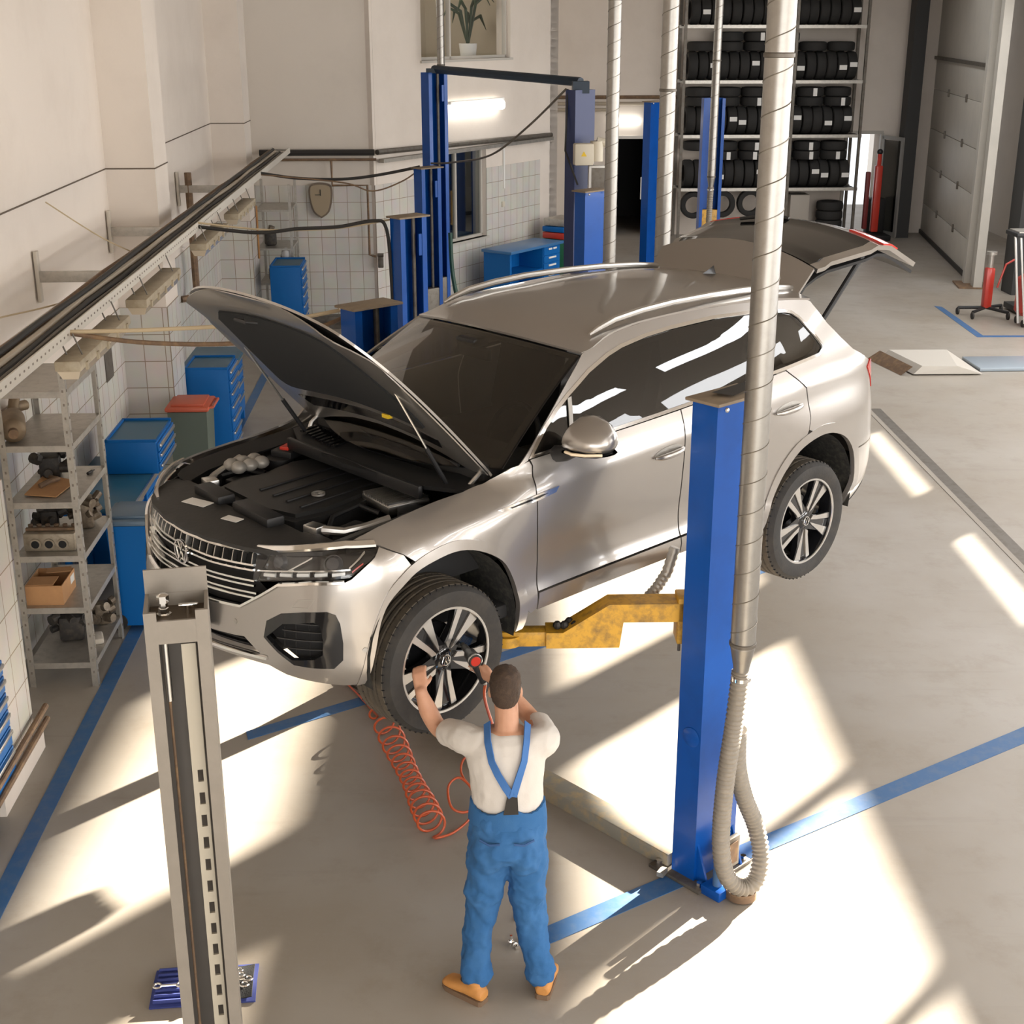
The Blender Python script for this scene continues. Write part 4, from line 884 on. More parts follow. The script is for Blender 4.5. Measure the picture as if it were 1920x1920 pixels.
# ---------------------------------------------------------------- vehicle lifts
def chan(mb, w, d, h, t=.016, lip=.06, z0=0, M=None):
    """an upright C-section, back at +y, open towards -y"""
    p = [(-w/2, -d/2), (-w/2, d/2), (w/2, d/2), (w/2, -d/2), (w/2-lip, -d/2), (w/2-lip, -d/2+t), (w/2-t, -d/2+t), (w/2-t, d/2-t), (-w/2+t, d/2-t), (-w/2+t, -d/2+t), (-w/2+lip, -d/2+t), (-w/2+lip, -d/2)]
    return mb.prism(p, z0, h, M)
def T4(x, y, z=0, rz=0): return Matrix.Translation((x, y, z)) @ Matrix.Rotation(rz, 4, 'Z')
def lift_post(root, x, y, rz, h=2.9, w=.34, d=.17, carriage=1.6, mt=None, plate=True, col=None):
    mt = mt or M_blue; M = T4(x, y, 0, rz); m = MB(); chan(m, w, d, h, M=M)
    post = m.build('post', mt, root)
    b = MB(); b.box((0, -.02, .012), (w+.12, d+.22, .024), M=M, bev=.004); bp = b.build('base_plate', M_steel_d, post)
    for sx_ in (-1, 1):
        MB().add([(sx_*(w/2-.02), d/2, .024), (sx_*(w/2-.02), d/2+.085, .024), (sx_*(w/2-.02), d/2, .26), (sx_*(w/2-.035), d/2, .024), (sx_*(w/2-.035), d/2+.085, .024), (sx_*(w/2-.035), d/2, .26)], [(0, 1, 2), (3, 5, 4), (0, 3, 4, 1), (1, 4, 5, 2), (2, 5, 3, 0)], M).build('gusset', mt, post)
        bo = MB()
        for yy in (d/2+.06, -d/2-.08): bo.cyl(M @ Vector((sx_*(w/2+.02), yy, .024)), M @ Vector((sx_*(w/2+.02), yy, .055)), .018, 6)
        bo.build('anchor_bolt', M_chrome, post)
    if plate:
        m = MB(); m.box((0, 0, h+.009), (w+.06, d+.06, .018), M=M, bev=.004); m.build('top_plate', M_dusty, post)
        for sx_ in (-1, 1): MB().ball(M @ Vector((sx_*(w/2-.03), d/2+.035, h-.02)), .014, 8).build('plate_bolt', M_chrome, post)
    m = MB(); m.box((0, -.02, carriage), (w-.06, d-.05, .75), M=M, bev=.01); m.build('carriage', col or M_steel_d, post)
    m = MB(); m.cyl(M @ Vector((.06, 0, .03)), M @ Vector((.06, 0, h-.01)), .022, 10); m.build('lifting_screw', M_steel_d, post)
    return post
LX, LY = CAR_X, CAR_Y
lift = empty('vehicle_lift', 'blue two-post lift with yellow arms holding up the silver car', 'car lift', (LX, LY, 0), CAR_H)
pA = lift_post(lift, -1.47, 1.625, 0, 2.91, w=.37, carriage=1.52)
pB = lift_post(lift, -1.57, -1.66, PI, 2.91, w=.37, carriage=1.52)
bm_ = MB(); bm_.box((-1.37, -.02, .05), (.17, 3.05, .10), bev=.008); bm_.build('base_beam', mat('beam_paint', (.20, .185, .15), .6, noise=(12, (.33, .24, .12), .9)), lift)
# foot details on the near post
m = MB(); m.cyl((-1.32, 1.86, .02), (-1.32, 1.86, .27), .030, 14); m.build('foot_tube', mat('pale_blue', (.10, .20, .36), .4, .3), pA)
m = MB(); m.box((-1.32, 1.86, .03), (.14, .14, .06), bev=.006); m.build('foot_bracket', M_blue, pA)
m = MB(); m.box((-1.47, 1.80, .17), (.20, .03, .20), M=None, bev=.004); mo_ = m.build('pedal_frame', M_steel_d, pA); MB().box((-1.47, 1.818, .17), (.15, .008, .14)).build('pedal_plate', M_rust, mo_)
m = MB(); m.cyl((-1.40, 1.97, .01), (-1.40, 1.97, .05), .095, 24); m.tube([(-1.40+.09*math.cos(a), 1.97+.09*math.sin(a), .055) for a in np.linspace(0, 2*PI, 25)[:-1]], .008, 6, True); m.build('foot_disc', M_rust, pA)
m = MB(); m.box((-1.20, 1.54, .04), (.07, .04, .03), .3); m.build('bright_foot', M_steel, pA)
m = MB(); m.lathe([(.055, 0), (.060, .003), (.055, .006), (0, .006)], 24, Matrix.Translation((-1.285, 1.64, .95)) @ Matrix.Rotation(PI/2, 4, 'Y')); m.build('cover_cap', M_blue, pA)
m = MB(); m.add([(-1.50, 1.56, 2.935), (-1.36, 1.60, 2.95), (-1.42, 1.70, 2.94), (-1.60, 1.68, 2.95), (-1.64, 1.60, 2.96)], [(0, 1, 2, 3, 4)]); m.build('cloth_scrap', M_cable, pA, 0)
def arm(root, px, py, tx, ty, s):
    """cranked sleeve from the pivot, inner arm and pad; local frame along the arm"""
    dx, dy = tx-px, ty-py; L = math.hypot(dx, dy); M = T4(px, py, 0, math.atan2(dy, dx))
    a = MB(); prof = [(-.10, 1.60), (.28, 1.60), (.30, 1.445), (L-.20, 1.445), (L-.20, 1.54), (.62, 1.54), (.36, 1.71), (-.10, 1.71)]
    a.add([(x, -.075, z) for x, z in prof] + [(x, .075, z) for x, z in prof], [list(range(8)), list(range(15, 7, -1))] + [(i, (i+8), (i+1) % 8 + 8, (i+1) % 8) for i in range(8)], M)
    ao = a.build('arm', M_yellow, root, merge=True)
    i_ = MB(); i_.box((L-.10, 0, 1.49), (.36, .10, .09), M=M, bev=.006); i_.build('inner_arm', M_yellow, ao)
    p = MB(); p.cyl(M @ Vector((L+.02, 0, 1.45)), M @ Vector((L+.02, 0, 1.51)), .085, 20); p.build('pad_plate', M_yellow, ao)
    q = MB(); q.cyl(M @ Vector((L+.02, 0, 1.47)), M @ Vector((L+.02, 0, 1.715)), .035, 14); q.cyl(M @ Vector((L+.02, 0, 1.66)), M @ Vector((L+.02, 0, 1.715)), .065, 16); q.build('lifting_pad', M_rubber, ao)
    h = MB(); h.box((-.10, 0, 1.60), (.15, .15, .28), M=M, bev=.008); h.build('arm_knuckle', M_yellow, ao)
    k = MB(); k.cyl(M @ Vector((-.12, .03, 1.70)), M @ Vector((-.12, .03, 1.78)), .010, 8); k.ball(M @ Vector((-.12, .03, 1.80)), .026, 10); k.build('release_knob', M_black, ao)
    r = MB(); r.cyl(M @ Vector((-.06, -.06, 1.48)), M @ Vector((-.06, -.06, 1.36)), .010, 6); r.build('lock_pin', M_steel_d, ao)
    if s > 0:
        c = MB()
        for kx in (.50, .53, .56, .60): c.ball(M @ Vector((kx+.05, 0.02*(1 if kx != .53 else -1.4), 1.565)), .026, 8)
        c.build('wheel_nuts', M_cable, ao)
    return ao
for (x, y, s) in ((-1.47, 1.40, 1), (-1.57, -1.43, -1)):
    arm(lift, x+.12, y, -.66, .80*s, s); arm(lift, x-.12, y, -2.50, .80*s, 0)
cs = MB(); pth = [(-1.50, 1.28, 1.95), (-1.46, 1.26, 1.80), (-1.42, 1.22, 1.70), (-1.38, 1.17, 1.62), (-1.32, 1.20, 1.60), (-1.31, 1.27, 1.65)]
pth = [Vector(p) for p in pth]; full = []
for i in range(len(pth)-1):
    for k in range(8): full.append(pth[i].lerp(pth[i+1], k/8))
cs.tube(full, [.034 if i % 2 else .028 for i in range(len(full))], 10); cs.build('cable_sleeve', M_alur, lift)
# the grey post of the next bay, close to the camera
gx, gy, gz = rp(-1.075, 4.97)
gl = empty('lift_column', 'pale grey lift column standing alone in front of the car grille', 'lift column', (gx, gy, 0), RA + math.radians(9))
M_gpost = mat('post_grey', (.235, .21, .178), .45, .1, noise=(7, (.27, .24, .205), .7)); M_ginner = mat('post_inside', (.15, .135, .12), .5, .2)
m = MB(); chan(m, .242, .21, 2.66, .014, .048); gp = m.build('post', M_gpost, gl)
m = MB(); m.box((0, .098, 2.70), (.242, .010, .12)); m.build('back_plate', M_gpost, gp)
m = MB(); m.box((0, -.098, 2.575), (.16, .012, .095)); m.build('front_bridge', M_gpost, gp)
m = MB(); m.box((0, .0, 2.60), (.21, .19, .012)); m.build('head_plate', mat('head_plate', (.10, .075, .05), .5, .4), gp)
m = MB(); m.lathe([(.030, 0), (.030, .012), (.021, .012), (.021, .035), (.017, .035), (.017, .060), (.024, .060), (.024, .088), (.012, .095), (0, .095)], 6, T4(-.048, -.012, 2.606)); m.build('nut', M_chrome, gp)
m = MB(); m.box((.045, .0, 2.640), (.075, .018, .014), bev=.003); m.cyl((.045, 0, 2.606), (.045, 0, 2.640), .012, 8); m.build('wing_nut', M_chrome, gp)
m = MB(); m.box((.01, .085, 1.30), (.215, .012, 2.56)); m.build('inner_web', M_ginner, gp)
m = MB(); st = .055
m2 = MB(); holes = []
sp = [( .035-st/2, 0), (.035+st/2, 0), (.035+st/2, 2.50), (.035-st/2, 2.50)]
hs = [[(.028, z), (.050, z), (.050, z+.055), (.028, z+.055)] for z in np.arange(.10, 1.92, .105)]
panel(lambda x, z: (x, -.055, z), sp, .010, holes=hs, step=.2, mb=m2); m2.build('perforated_strip', mat('strip', (.46, .42, .34), .45), gp, 0)
m = MB(); m.cyl((-.055, -.03, 2.25), (-.055, -.03, 2.53), .014, 12); m.build('cable_end', M_alu, gp)
m = MB(); m.tube([(-.055 - .0*k, -.03 + .015*math.sin(k*.3), 2.25 - k*.11) for k in range(21)], .006, 8); m.build('steel_cable', M_rust, gp)
m = MB(); m.box((0, 0, .012), (.42, .40, .024)); m.build('base_plate', M_gpost, gp)
# lifts of the bays behind
def bay_lift(label, a, b, h, rz, arms=True, cross=False):
    t = rthing('vehicle_lift', label, 'car lift', (a[0]+(b[0] if b else a[0]))/2, (a[1]+(b[1] if b else a[1]))/2)
    ox, oy = (a[0]+(b[0] if b else a[0]))/2, (a[1]+(b[1] if b else a[1]))/2
    p1 = lift_post(t, a[0]-ox, a[1]-oy, rz + PI, h, plate=not cross, carriage=.9)
    m = MB(); m.box((.10, -.07, h-.28), (.06, .02, .22), M=T4(a[0]-ox, a[1]-oy, 0, rz+PI)); m.build('inner_bracket', M_blue, p1)
    if b:
        p2 = lift_post(t, b[0]-ox, b[1]-oy, rz, h - (.12 if cross else 0), plate=not cross, carriage=.9, mt=mat('navy_blue', (.022, .035, .115), .45) if cross else None)
    return t, ox, oy
RZL = CAR_H - RA
tA, _, _ = bay_lift('lone blue lift post with a dark cable on its top, second behind the raised hood', (-.39, 14.25), None, 2.91, RZL)
tB, ox, oy = bay_lift('pair of plain blue lift posts standing before the tall navy lift', (-.25, 19.25), (1.70, 16.45), 2.91, RZL)
tC, ox, oy = bay_lift('tall navy lift with a dark cross beam joining its two post tops', (-.14, 20.1), (1.66, 17.45), 4.13, RZL, cross=True)
m = MB(); m.tube([(-.14-ox, 20.1-oy, 4.17), (1.66-ox, 17.45-oy, 4.10)], .055, 8); m.box((-.14-ox, 20.1-oy, 4.15), (.22, .2, .06)); m.box((1.66-ox, 17.45-oy, 4.04), (.20, .2, .14)); m.build('cross_beam', mat('beam_navy', (.012, .028, .05), .5), tC)
m = MB(); m.tube([(1.50-ox, 17.40-oy, 4.02), (1.47-ox, 17.3-oy, 3.3), (1.62-ox, 17.2-oy, 2.9)], .012, 6); m.build('cable', M_cable, tC)
mx = (1.72-ox, 17.24-oy)
m = MB(); m.box((mx[0]-.04, mx[1]-.08, 3.27), (.24, .14, .26), .1, bev=.02); mb_ = m.build('switch_box', mat('box_cream', (.55, .50, .40), .5), tC)
m = MB(); m.add([(mx[0]-.04, mx[1]-.155, 3.31), (mx[0]-.075, mx[1]-.155, 3.25), (mx[0]-.005, mx[1]-.155, 3.25)], [(0, 1, 2)]); m.build('warning_triangle', mat('yellow', (.75, .50, .02), .5), mb_, 0)
m = MB(); m.cyl((mx[0]+.13, mx[1], 3.18), (mx[0]+.13, mx[1], 3.42), .08, 14); m.cyl((mx[0]+.13, mx[1], 3.42), (mx[0]+.24, mx[1], 3.40), .05, 10); m.build('motor', mat('box_cream', (.55, .50, .40), .5), tC)
m = MB(); m.box((mx[0]+.15, mx[1]-.02, 2.90), (.24, .16, .46), bev=.01); tk = m.build('oil_tank', M_white, tC); MB().box((mx[0]+.15, mx[1]-.105, 2.91), (.17, .01, .40)).build('tank_panel', M_steel_d, tk)
m = MB(); m.box((mx[0]-.1, mx[1]-.05, 1.60), (.2, .14, .36), bev=.02); m.build('control_box', M_black, tC)
m = MB(); m.box((mx[0]-.12, mx[1]-.06, .95), (.22, .03, .08)); m.build('yellow_plate', mat('yellow', (.75, .50, .02), .5), tC)
# further blue posts by the corridor door and the tyre rack
tD = rthing('lift_post', 'plain blue lift post beside the dark corridor door', 'lift post', 3.98, 27.2)
lift_post(tD, 0, 0, RZL, 3.35, w=.30, d=.18, plate=True, carriage=.5)
tE = rthing('lift_post', 'blue lift post with a yellow carriage in front of the tyre rack', 'lift post', 5.15, 27.2)
pe = lift_post(tE, 0, 0, PI*1.0, 3.42, w=.42, d=.22, plate=False, carriage=.95, col=M_yellow)
tE.rotation_euler[2] = RA + .05 + PI
# ---------------------------------------------------------------- exhaust ducts
M_duct = mat('duct_metal', (.34, .325, .30), .36, .9, noise=(20, (.27, .255, .235), .5))
def duct(x, y, z0, r, label, cone=True, hose=None, ztop=6.15):
    t = rthing('exhaust_duct', label, 'duct', x, y)
    m = MB(); prof = []
    m.lathe([(r, z0), (r, ztop)], 28); d = m.build('duct_pipe', M_duct, t, 60)
    s_ = MB(); n = int((ztop-z0)/.165)*24; pth = [((r+.0005)*math.cos(2*PI*k/24), (r+.0005)*math.sin(2*PI*k/24), z0 + .165*k/24) for k in range(n)]
    s_.tube(pth, .0032, 4); s_.build('spiral_seam', mat('seam_dark', (.22, .20, .17), .5, .6), d, 0)
    for zc_ in (z0 + .02, z0 + (3.0 if z0 < 2.2 else 1.8)):
        c = MB(); c.lathe([(r+.001, zc_-.012), (r+.006, zc_-.008), (r+.006, zc_+.008), (r+.001, zc_+.012)], 28); c.build('duct_collar', M_steel_d, d)
    if cone:
        m = MB(); m.lathe([(r, z0), (r*.66, z0-.12), (r*.62, z0-.16)], 24); m.build('duct_cone', M_duct, d, 60)
    if hose:
        P = [Vector(p) for p in hose]; c = []
        for i in range(len(P)-1):
            p0, p1, p2, p3 = P[max(i-1, 0)], P[i], P[i+1], P[min(i+2, len(P)-1)]; k_ = max(4, int((p2-p1).length/.0065))
            for k in range(k_):
                q = k/k_; c.append(.5*((2*p1) + (-p0+p2)*q + (2*p0-5*p1+4*p2-p3)*q*q + (-p0+3*p1-3*p2+p3)*q**3))
        hm = MB(); hm.tube(c, [(.052 if (i//2) % 2 else .044)*(r/.067) for i in range(len(c))], 14); hm.build('flexible_hose', mat('hose_grey', (.22, .195, .16), .55, noise=(25, (.30, .26, .21), .6)), t, 60)
        cl_ = MB(); cl_.lathe([(.05, z0-.20), (.056, z0-.195), (.056, z0-.175), (.05, z0-.17)], 20); cl_.build('hose_clamp', M_chrome, t)
    return t
duct(1.545, 6.60, 1.64, .067, 'bright spiral duct hanging beside the near blue post, ending in a grey hose loop', hose=[(0, 0, 1.50), (-.02, -.005, 1.2), (-.05, 0, .80), (-.05, .02, .42), (-.01, .02, .20), (.08, .03, .10), (.17, .06, .12), (.21, .12, .25), (.18, .17, .42), (.10, .16, .62), (.04, .12, .85), (.02, .08, 1.10)])
duct(1.865, 11.9, 2.45, .067, 'second spiral duct from the near one, hanging behind the car roof', cone=False)
duct(1.70, 14.4, 2.0, .067, 'third spiral duct, hanging left of the others in front of the corridor door', cone=False)
duct(4.28, 22.5, 2.42, .065, 'thin steel duct with a black hose hanging in front of the tyre rack', hose=[(0, 0, 2.28), (0, .03, 1.8), (.02, .05, 1.2), (.10, .05, .7), (.2, .1, .3)])
duct(-.05, 24.0, 4.10, .062, 'short duct hanging in front of the upper window', cone=False)
# ---------------------------------------------------------------- cable tray with lamps along the left wall
tr = rthing('cable_tray', 'long perforated cable tray with bundled pipes along the left wall', 'cable tray', -2.62, 0)
m = MB(); m.box((0, 10.2, 2.855), (.26, 25, .012)); m.box((-.13, 10.2, 2.88), (.010, 25, .06)); m.build('tray_channel', M_steel, tr, 0)
m = MB(); m.box((.14, 10.2, 2.865), (.012, 25, .085)); rail = m.build('perforated_rail', mat('rail_white', (.60, .565, .50), .5), tr, 0)
hm = MB()
for k in range(150): hm.box((.1465, 2 + .09*k, 2.865), (.004, .022, .012))
hm.build('rail_slots', mat('slot', (.22, .19, .16), .8), rail, 0)
rnd = random.Random(3)
for j, (xx, zz_, r_, mt) in enumerate(((-.09, 2.90, .034, M_rust), (-.015, 2.895, .028, M_wallpipe), (.05, 2.888, .022, M_cable), (.095, 2.885, .016, M_steel_d), (-.03, 2.94, .020, M_cable))):
    m = MB(); m.tube([(xx + .008*math.sin(k*1.3+j), -2 + 1.0*k, zz_ + .006*math.sin(k*2.1+j)) for k in range(25)], r_, 8); m.build('tray_pipe', mt, tr)
for (y, z) in ((5.5, 0), (11.52, 0), (14.12, 0), (17.88, 0)):
    b = rthing('tray_bracket', {5.5: 'grey bracket carrying the cable tray nearest the camera', 11.52: 'grey bracket on the bare wall above the near workbench', 14.12: 'grey bracket below the tray on the second pier', 17.88: 'grey bracket below the tray nearest the far lamps'}[y], 'bracket', -3.40, y, 0, 0, 'brackets under the cable tray')
    m = MB(); m.box((.02, 0, 2.80), (.03, .07, .42), bev=.004); m.build('wall_plate', mat('bracket_paint', (.55, .50, .43), .6), b)
    m = MB(); m.box((.42, 0, 2.80), (.80, .045, .09), bev=.004); m.build('bracket_arm', M_steel, b)
for i, (y0, y1) in enumerate(((8.75, 10.25), (10.85, 12.35), (13.75, 15.25), (16.0, 17.5))):
    t = rthing('tube_lamp', ['nearest unlit lamp under the cable tray', 'unlit lamp under the cable tray, second from the camera', 'unlit lamp under the cable tray, third from the camera', 'farthest unlit lamp under the cable tray'][i], 'lamp', -2.45, (y0+y1)/2, 2.66, 0, 'unlit lamps under the cable tray')
    L_ = y1-y0
    m = MB(); m.box((0, 0, .035), (.17, L_, .07), bev=.012); h = m.build('housing', M_cream, t)
    m = MB(); m.add([(-.075, -L_/2+.02, 0), (.075, -L_/2+.02, 0), (.075, L_/2-.02, 0), (-.075, L_/2-.02, 0), (-.05, -L_/2+.05, -.06), (.05, -L_/2+.05, -.06), (.05, L_/2-.05, -.06), (-.05, L_/2-.05, -.06)], [(0, 1, 5, 4), (1, 2, 6, 5), (2, 3, 7, 6), (3, 0, 4, 7), (4, 5, 6, 7)]); m.build('lamp_cover', M_lampcover, t, 0)
    m = MB()
    for k in range(5):
        for sx_ in (-1, 1): m.box((sx_*.088, -L_/2+.15+(L_-.3)*k/4, .01), (.016, .04, .05))
    m.build('clip', M_cream, t)
    m = MB()
    for yy in (-L_/2+.2, L_/2-.2): m.cyl((-.05, yy, .07), (-.10, yy, .21), .006, 6); m.cyl((.05, yy, .07), (.0, yy, .21), .006, 6)
    m.build('hanger_wire', M_steel_d, t)
def cable(name, label, cat, pts, r, mt, group=None, n=8):
    P = [Vector(p) for p in pts]; c = []
    for i in range(len(P)-1):
        p0, p1, p2, p3 = P[max(i-1, 0)], P[i], P[i+1], P[min(i+2, len(P)-1)]
        for k in range(n):
            q = k/n; c.append(.5*((2*p1) + (-p0+p2)*q + (2*p0-5*p1+4*p2-p3)*q*q + (-p0+3*p1-3*p2+p3)*q**3))
    c.append(P[-1]); m = MB(); m.tube(c, r, 8); return room(m, name, mt, label=label, cat=cat, group=group)
cable('air_hose', 'tan hose running from the cable tray to the post behind the raised hood', 'hose', [(-2.48, 9.0, 2.87), (-1.9, 9.1, 2.86), (-1.2, 9.35, 2.85), (-.55, 9.7, 2.90)], .014, M_hose_t)
cable('power_cable', 'dark sagging cable from the cable tray to the post behind the raised hood', 'cable', [(-2.48, 9.0, 2.86), (-2.0, 9.1, 2.77), (-1.4, 9.3, 2.72), (-.9, 9.55, 2.77), (-.55, 9.7, 2.90)], .016, M_rust)
cable('power_cable', 'dark cable from the tray to the lone blue post, dropping down beside it', 'cable', [(-2.48, 14.0, 2.86), (-1.9, 14.05, 2.79), (-1.5, 14.1, 2.82), (-1.1, 14.15, 2.83), (-.75, 14.2, 2.88), (-.62, 14.2, 2.82), (-.58, 14.2, 2.4), (-.57, 14.2, 1.6), (-.57, 14.2, .6)], .018, M_cable)
cable('air_hose', 'thin tan hose beside the dark cable to the middle blue post', 'hose', [(-2.48, 14.0, 2.90), (-1.8, 14.1, 2.81), (-1.1, 14.2, 2.81), (-.5, 14.25, 2.90)], .010, M_hose_t)
cable('power_cable', 'farthest dark cable from the tray to the blue post by the angled wall', 'cable', [(-2.48, 19.0, 2.88), (-2.0, 19.1, 2.80), (-1.4, 19.15, 2.78), (-.9, 19.2, 2.83), (-.35, 19.25, 2.93)], .020, M_cable)
cable('air_hose', 'thin looping hose hanging below the farthest dark cable', 'hose', [(-2.48, 19.0, 2.86), (-1.4, 19.1, 2.74), (-1.0, 19.15, 2.62), (-.6, 19.2, 2.74), (-.35, 19.25, 2.90)], .010, M_rust)
cable('steel_cable', 'long slack cable slanting from the tall navy post top down to the angled wall', 'cable', [(1.48, 17.4, 4.02), (1.05, 17.9, 3.55), (.6, 18.5, 3.15), (.1, 19.3, 2.98), (-.2, 19.5, 2.95)], .014, M_steel_d)
cable('wall_wire', 'thin wire slanting across the left wall above the first bracket', 'wire', [(-3.39, 12.0, 3.35), (-3.0, 12.1, 3.05), (-2.72, 12.2, 2.88)], .006, M_hose_t)
cable('wall_wire', 'thin drooping wire at the left edge above the tray', 'wire', [(-3.39, 8.0, 3.15), (-3.2, 8.6, 2.98), (-2.9, 9.4, 2.92), (-2.72, 9.9, 2.90)], .006, M_hose_t)
cable('water_hose', 'dark green hose hanging behind the far blue post', 'hose', [(.05, 19.5, 2.0), (.08, 19.45, 1.4), (.2, 19.3, .9), (.42, 19.1, .5)], .030, mat('green_hose', (.01, .06, .04), .4))
# pipes on the back walls
m = MB(); m.tube([(-3.0, 22.98, 2.80), (-1.15, 22.98, 2.80)] , .05, 8); room(m, 'wall_pipe', M_cable, label='dark lagged pipe along the back wall above the clock', cat='pipe')
m = MB(); m.tube([(-3.0, 22.96, 2.69), (-1.12, 22.96, 2.69)], .022, 8); room(m, 'wall_pipe', M_rust, label='thin brown pipe along the back wall below the lagged pipe', cat='pipe')
def p3w(s, d, z): a = w2p(s, d); return (a[0], a[1], z)
m = MB(); m.tube([p3w(0, .08, 2.80), p3w(5.6, .08, 2.72)], .045, 8); room(m, 'wall_pipe', M_steel_d, label='upper pipe along the angled wall over the office window', cat='pipe')
m = MB(); m.box((2.8, -.12, 2.66), (5.5, .10, .06)); w2thing(m, 'wall_rail', M_steel, label='lower grey rail along the angled wall over the office window', cat='rail')
m = MB(); m.tube([(-1.85, 22.97, 2.68), (-1.85, 22.97, 2.28), (-1.28, 22.97, 2.28), (-1.28, 22.97, 1.15), (-1.18, 22.97, 1.12)], .020, 8); pi_ = room(m, 'water_pipe', M_rust, label='stepped brown pipe running down the tiles to a tap', cat='pipe')
m = MB(); m.box((-1.10, 22.96, 1.03), (.09, .06, .18), bev=.01); m.cyl((-1.15, 22.95, 1.15), (-1.05, 22.95, 1.15), .03, 8); m.build('tap', M_steel_d, pi_)
m = MB(); m.box((2.95, 0, 3.37), (1.70, .1, .16), bev=.06); tl = w2thing(m, 'wall_lamp', mat('tube_light', (.9, .9, .9), .4, emit=(1, .98, .92, 6)), label='lit tube lamp on the angled wall between the tall posts', cat='lamp'); tl.location = rp(*w2p(0, .12))
m = MB(); m.box((2.95, .03, 3.47), (1.75, .06, .05)); m.build('lamp_base', M_white, tl)
m = MB(); m.box((3.93, -.02, 1.56), (.09, .03, .10), bev=.004); w2thing(m, 'light_switch', mat('switch', (.60, .55, .45), .5), label='small cream switch on the tiles right of the office window', cat='switch')
m = MB(); m.box((3.95, -.02, 2.30), (.035, .03, .9)); w2thing(m, 'cable_duct', M_white, label='thin white cable duct on the tiles right of the office window', cat='cable duct')
cl = rthing('wall_clock', 'shield-shaped brown wall clock on the white tiles', 'clock', -2.05, 23.06, 2.13)
sh = smooth_poly([(0, -.38), (-.13, -.28), (-.19, -.05), (-.185, .12), (-.12, .175), (0, .19), (.12, .175), (.185, .12), (.19, -.05), (.13, -.28), (0, -.38)], 3)[:-1]
MC = Matrix.Rotation(PI/2, 4, 'X')
m = MB(); m.prism(sh, 0, .06, MC); m.build('clock_case', mat('clock_brown', (.16, .12, .085), .4), cl)
m = MB(); m.prism(inset(sh, .028), .05, .075, MC); m.build('clock_face', mat('clock_face', (.34, .27, .18), .5), cl)
m = MB(); m.box((0, -.082, .035), (.012, .006, .10)); m.box((-.045, -.082, .0), (.09, .006, .012)); m.build('clock_hands', M_cable, cl)
for z, x0, x1 in ((3.16, 1.9, 5.4), (3.02, 1.9, 5.4), (2.88, 1.9, 4.0)):
    m = MB(); m.tube([(x0, 32.9, z), (x1, 32.9, z)], .04, 8); room(m, 'wall_pipe', M_rust if z > 3.1 else M_wallpipe, label={3.16: 'brown pipe high on the far wall', 3.02: 'pale pipe under the brown one on the far wall', 2.88: 'lowest pipe on the far wall over the corridor door'}[z], cat='pipe')
m = MB(); m.box((4.2, 32.93, 2.62), (.7, .14, .09), bev=.03); room(m, 'door_lamp', mat('tube_light', (.9, .9, .9), .4, emit=(1, .98, .92, 6)), label='lit lamp above the dark corridor door', cat='lamp')
for y, nm in ((8.25, 'pair of copper pipes along the foot of the near pier'),):
    m = MB(); m.tube([(-2.86, 7.4, .17), (-2.86, 8.75, .17)], .022, 10); pp = room(m, 'heating_pipe', M_rust, label='upper copper pipe along the foot of the near pier', cat='pipe')
    m = MB(); m.tube([(-2.86, 7.4, .27), (-2.86, 8.75, .27)], .022, 10); room(m, 'heating_pipe', M_rust, label='lower copper pipe along the foot of the near pier'.replace('lower', 'top'), cat='pipe')
    m = MB(); m.box((-2.89, 8.2, .07), (.05, .9, .14)); room(m, 'trim_14', M_plaster, kind="structure")
m = MB(); m.tube([(-3.36, 16.5, 2.7), (-3.36, 16.5, 1.2)], .025, 8); room(m, 'wall_pipe', M_wallpipe, label='upright cream pipe on the recessed wall behind the red-lidded bin', cat='pipe')
m = MB(); m.tube([(-3.25, 17.9, 3.0), (-3.25, 17.9, 1.55), (-3.25, 17.75, 1.45), (-3.40, 17.6, 1.45)], .045, 8); room(m, 'wall_pipe', M_rust, label='thick brown pipe bending into the recessed wall', cat='pipe')
m = MB(); m.box((-3.395, 13.6, 1.62), (.01, .30, .42)); room(m, 'wall_panel', M_steel_d, label='small dark panel on the tiles above the near workbench', cat='panel')
# ---------------------------------------------------------------- the mechanic
def ring_loft(mb, secs, n=20, M=None):
    """closed loft through (cx, cy, cz, rx, ry[, power]) horizontal rings"""
    vs = []; fs = []
    for c in secs:
        for k in range(n):
            a = 2*PI*k/n; ca, sa = math.cos(a), math.sin(a); e = c[5] if len(c) > 5 else 1
            vs.append((c[0] + c[3]*math.copysign(abs(ca)**e, ca), c[1] + c[4]*math.copysign(abs(sa)**e, sa), c[2]))
    for i in range(len(secs)-1):
        for k in range(n): fs.append((i*n+k, i*n+(k+1) % n, (i+1)*n+(k+1) % n, (i+1)*n+k))
    fs += [list(range(n))[::-1], list(range((len(secs)-1)*n, len(secs)*n))]
    return mb.add(vs, fs, M)
def limb(mb, pts, r, n=14, sub=6):
    P = [Vector(p) for p in pts]; c = []; rr = []
    for i in range(len(P)-1):
        p0, p1, p2, p3 = P[max(i-1, 0)], P[i], P[i+1], P[min(i+2, len(P)-1)]
        for k in range(sub):
            q = k/sub; c.append(.5*((2*p1) + (-p0+p2)*q + (2*p0-5*p1+4*p2-p3)*q*q + (-p0+3*p1-3*p2+p3)*q**3)); s = q*q*(3-2*q); rr.append(r[i]*(1-s) + r[i+1]*s)
    c.append(P[-1]); rr.append(r[-1]); mb.tube(c, rr, n); mb.ball(P[0], r[0], n); mb.ball(P[-1], r[-1], n); return mb
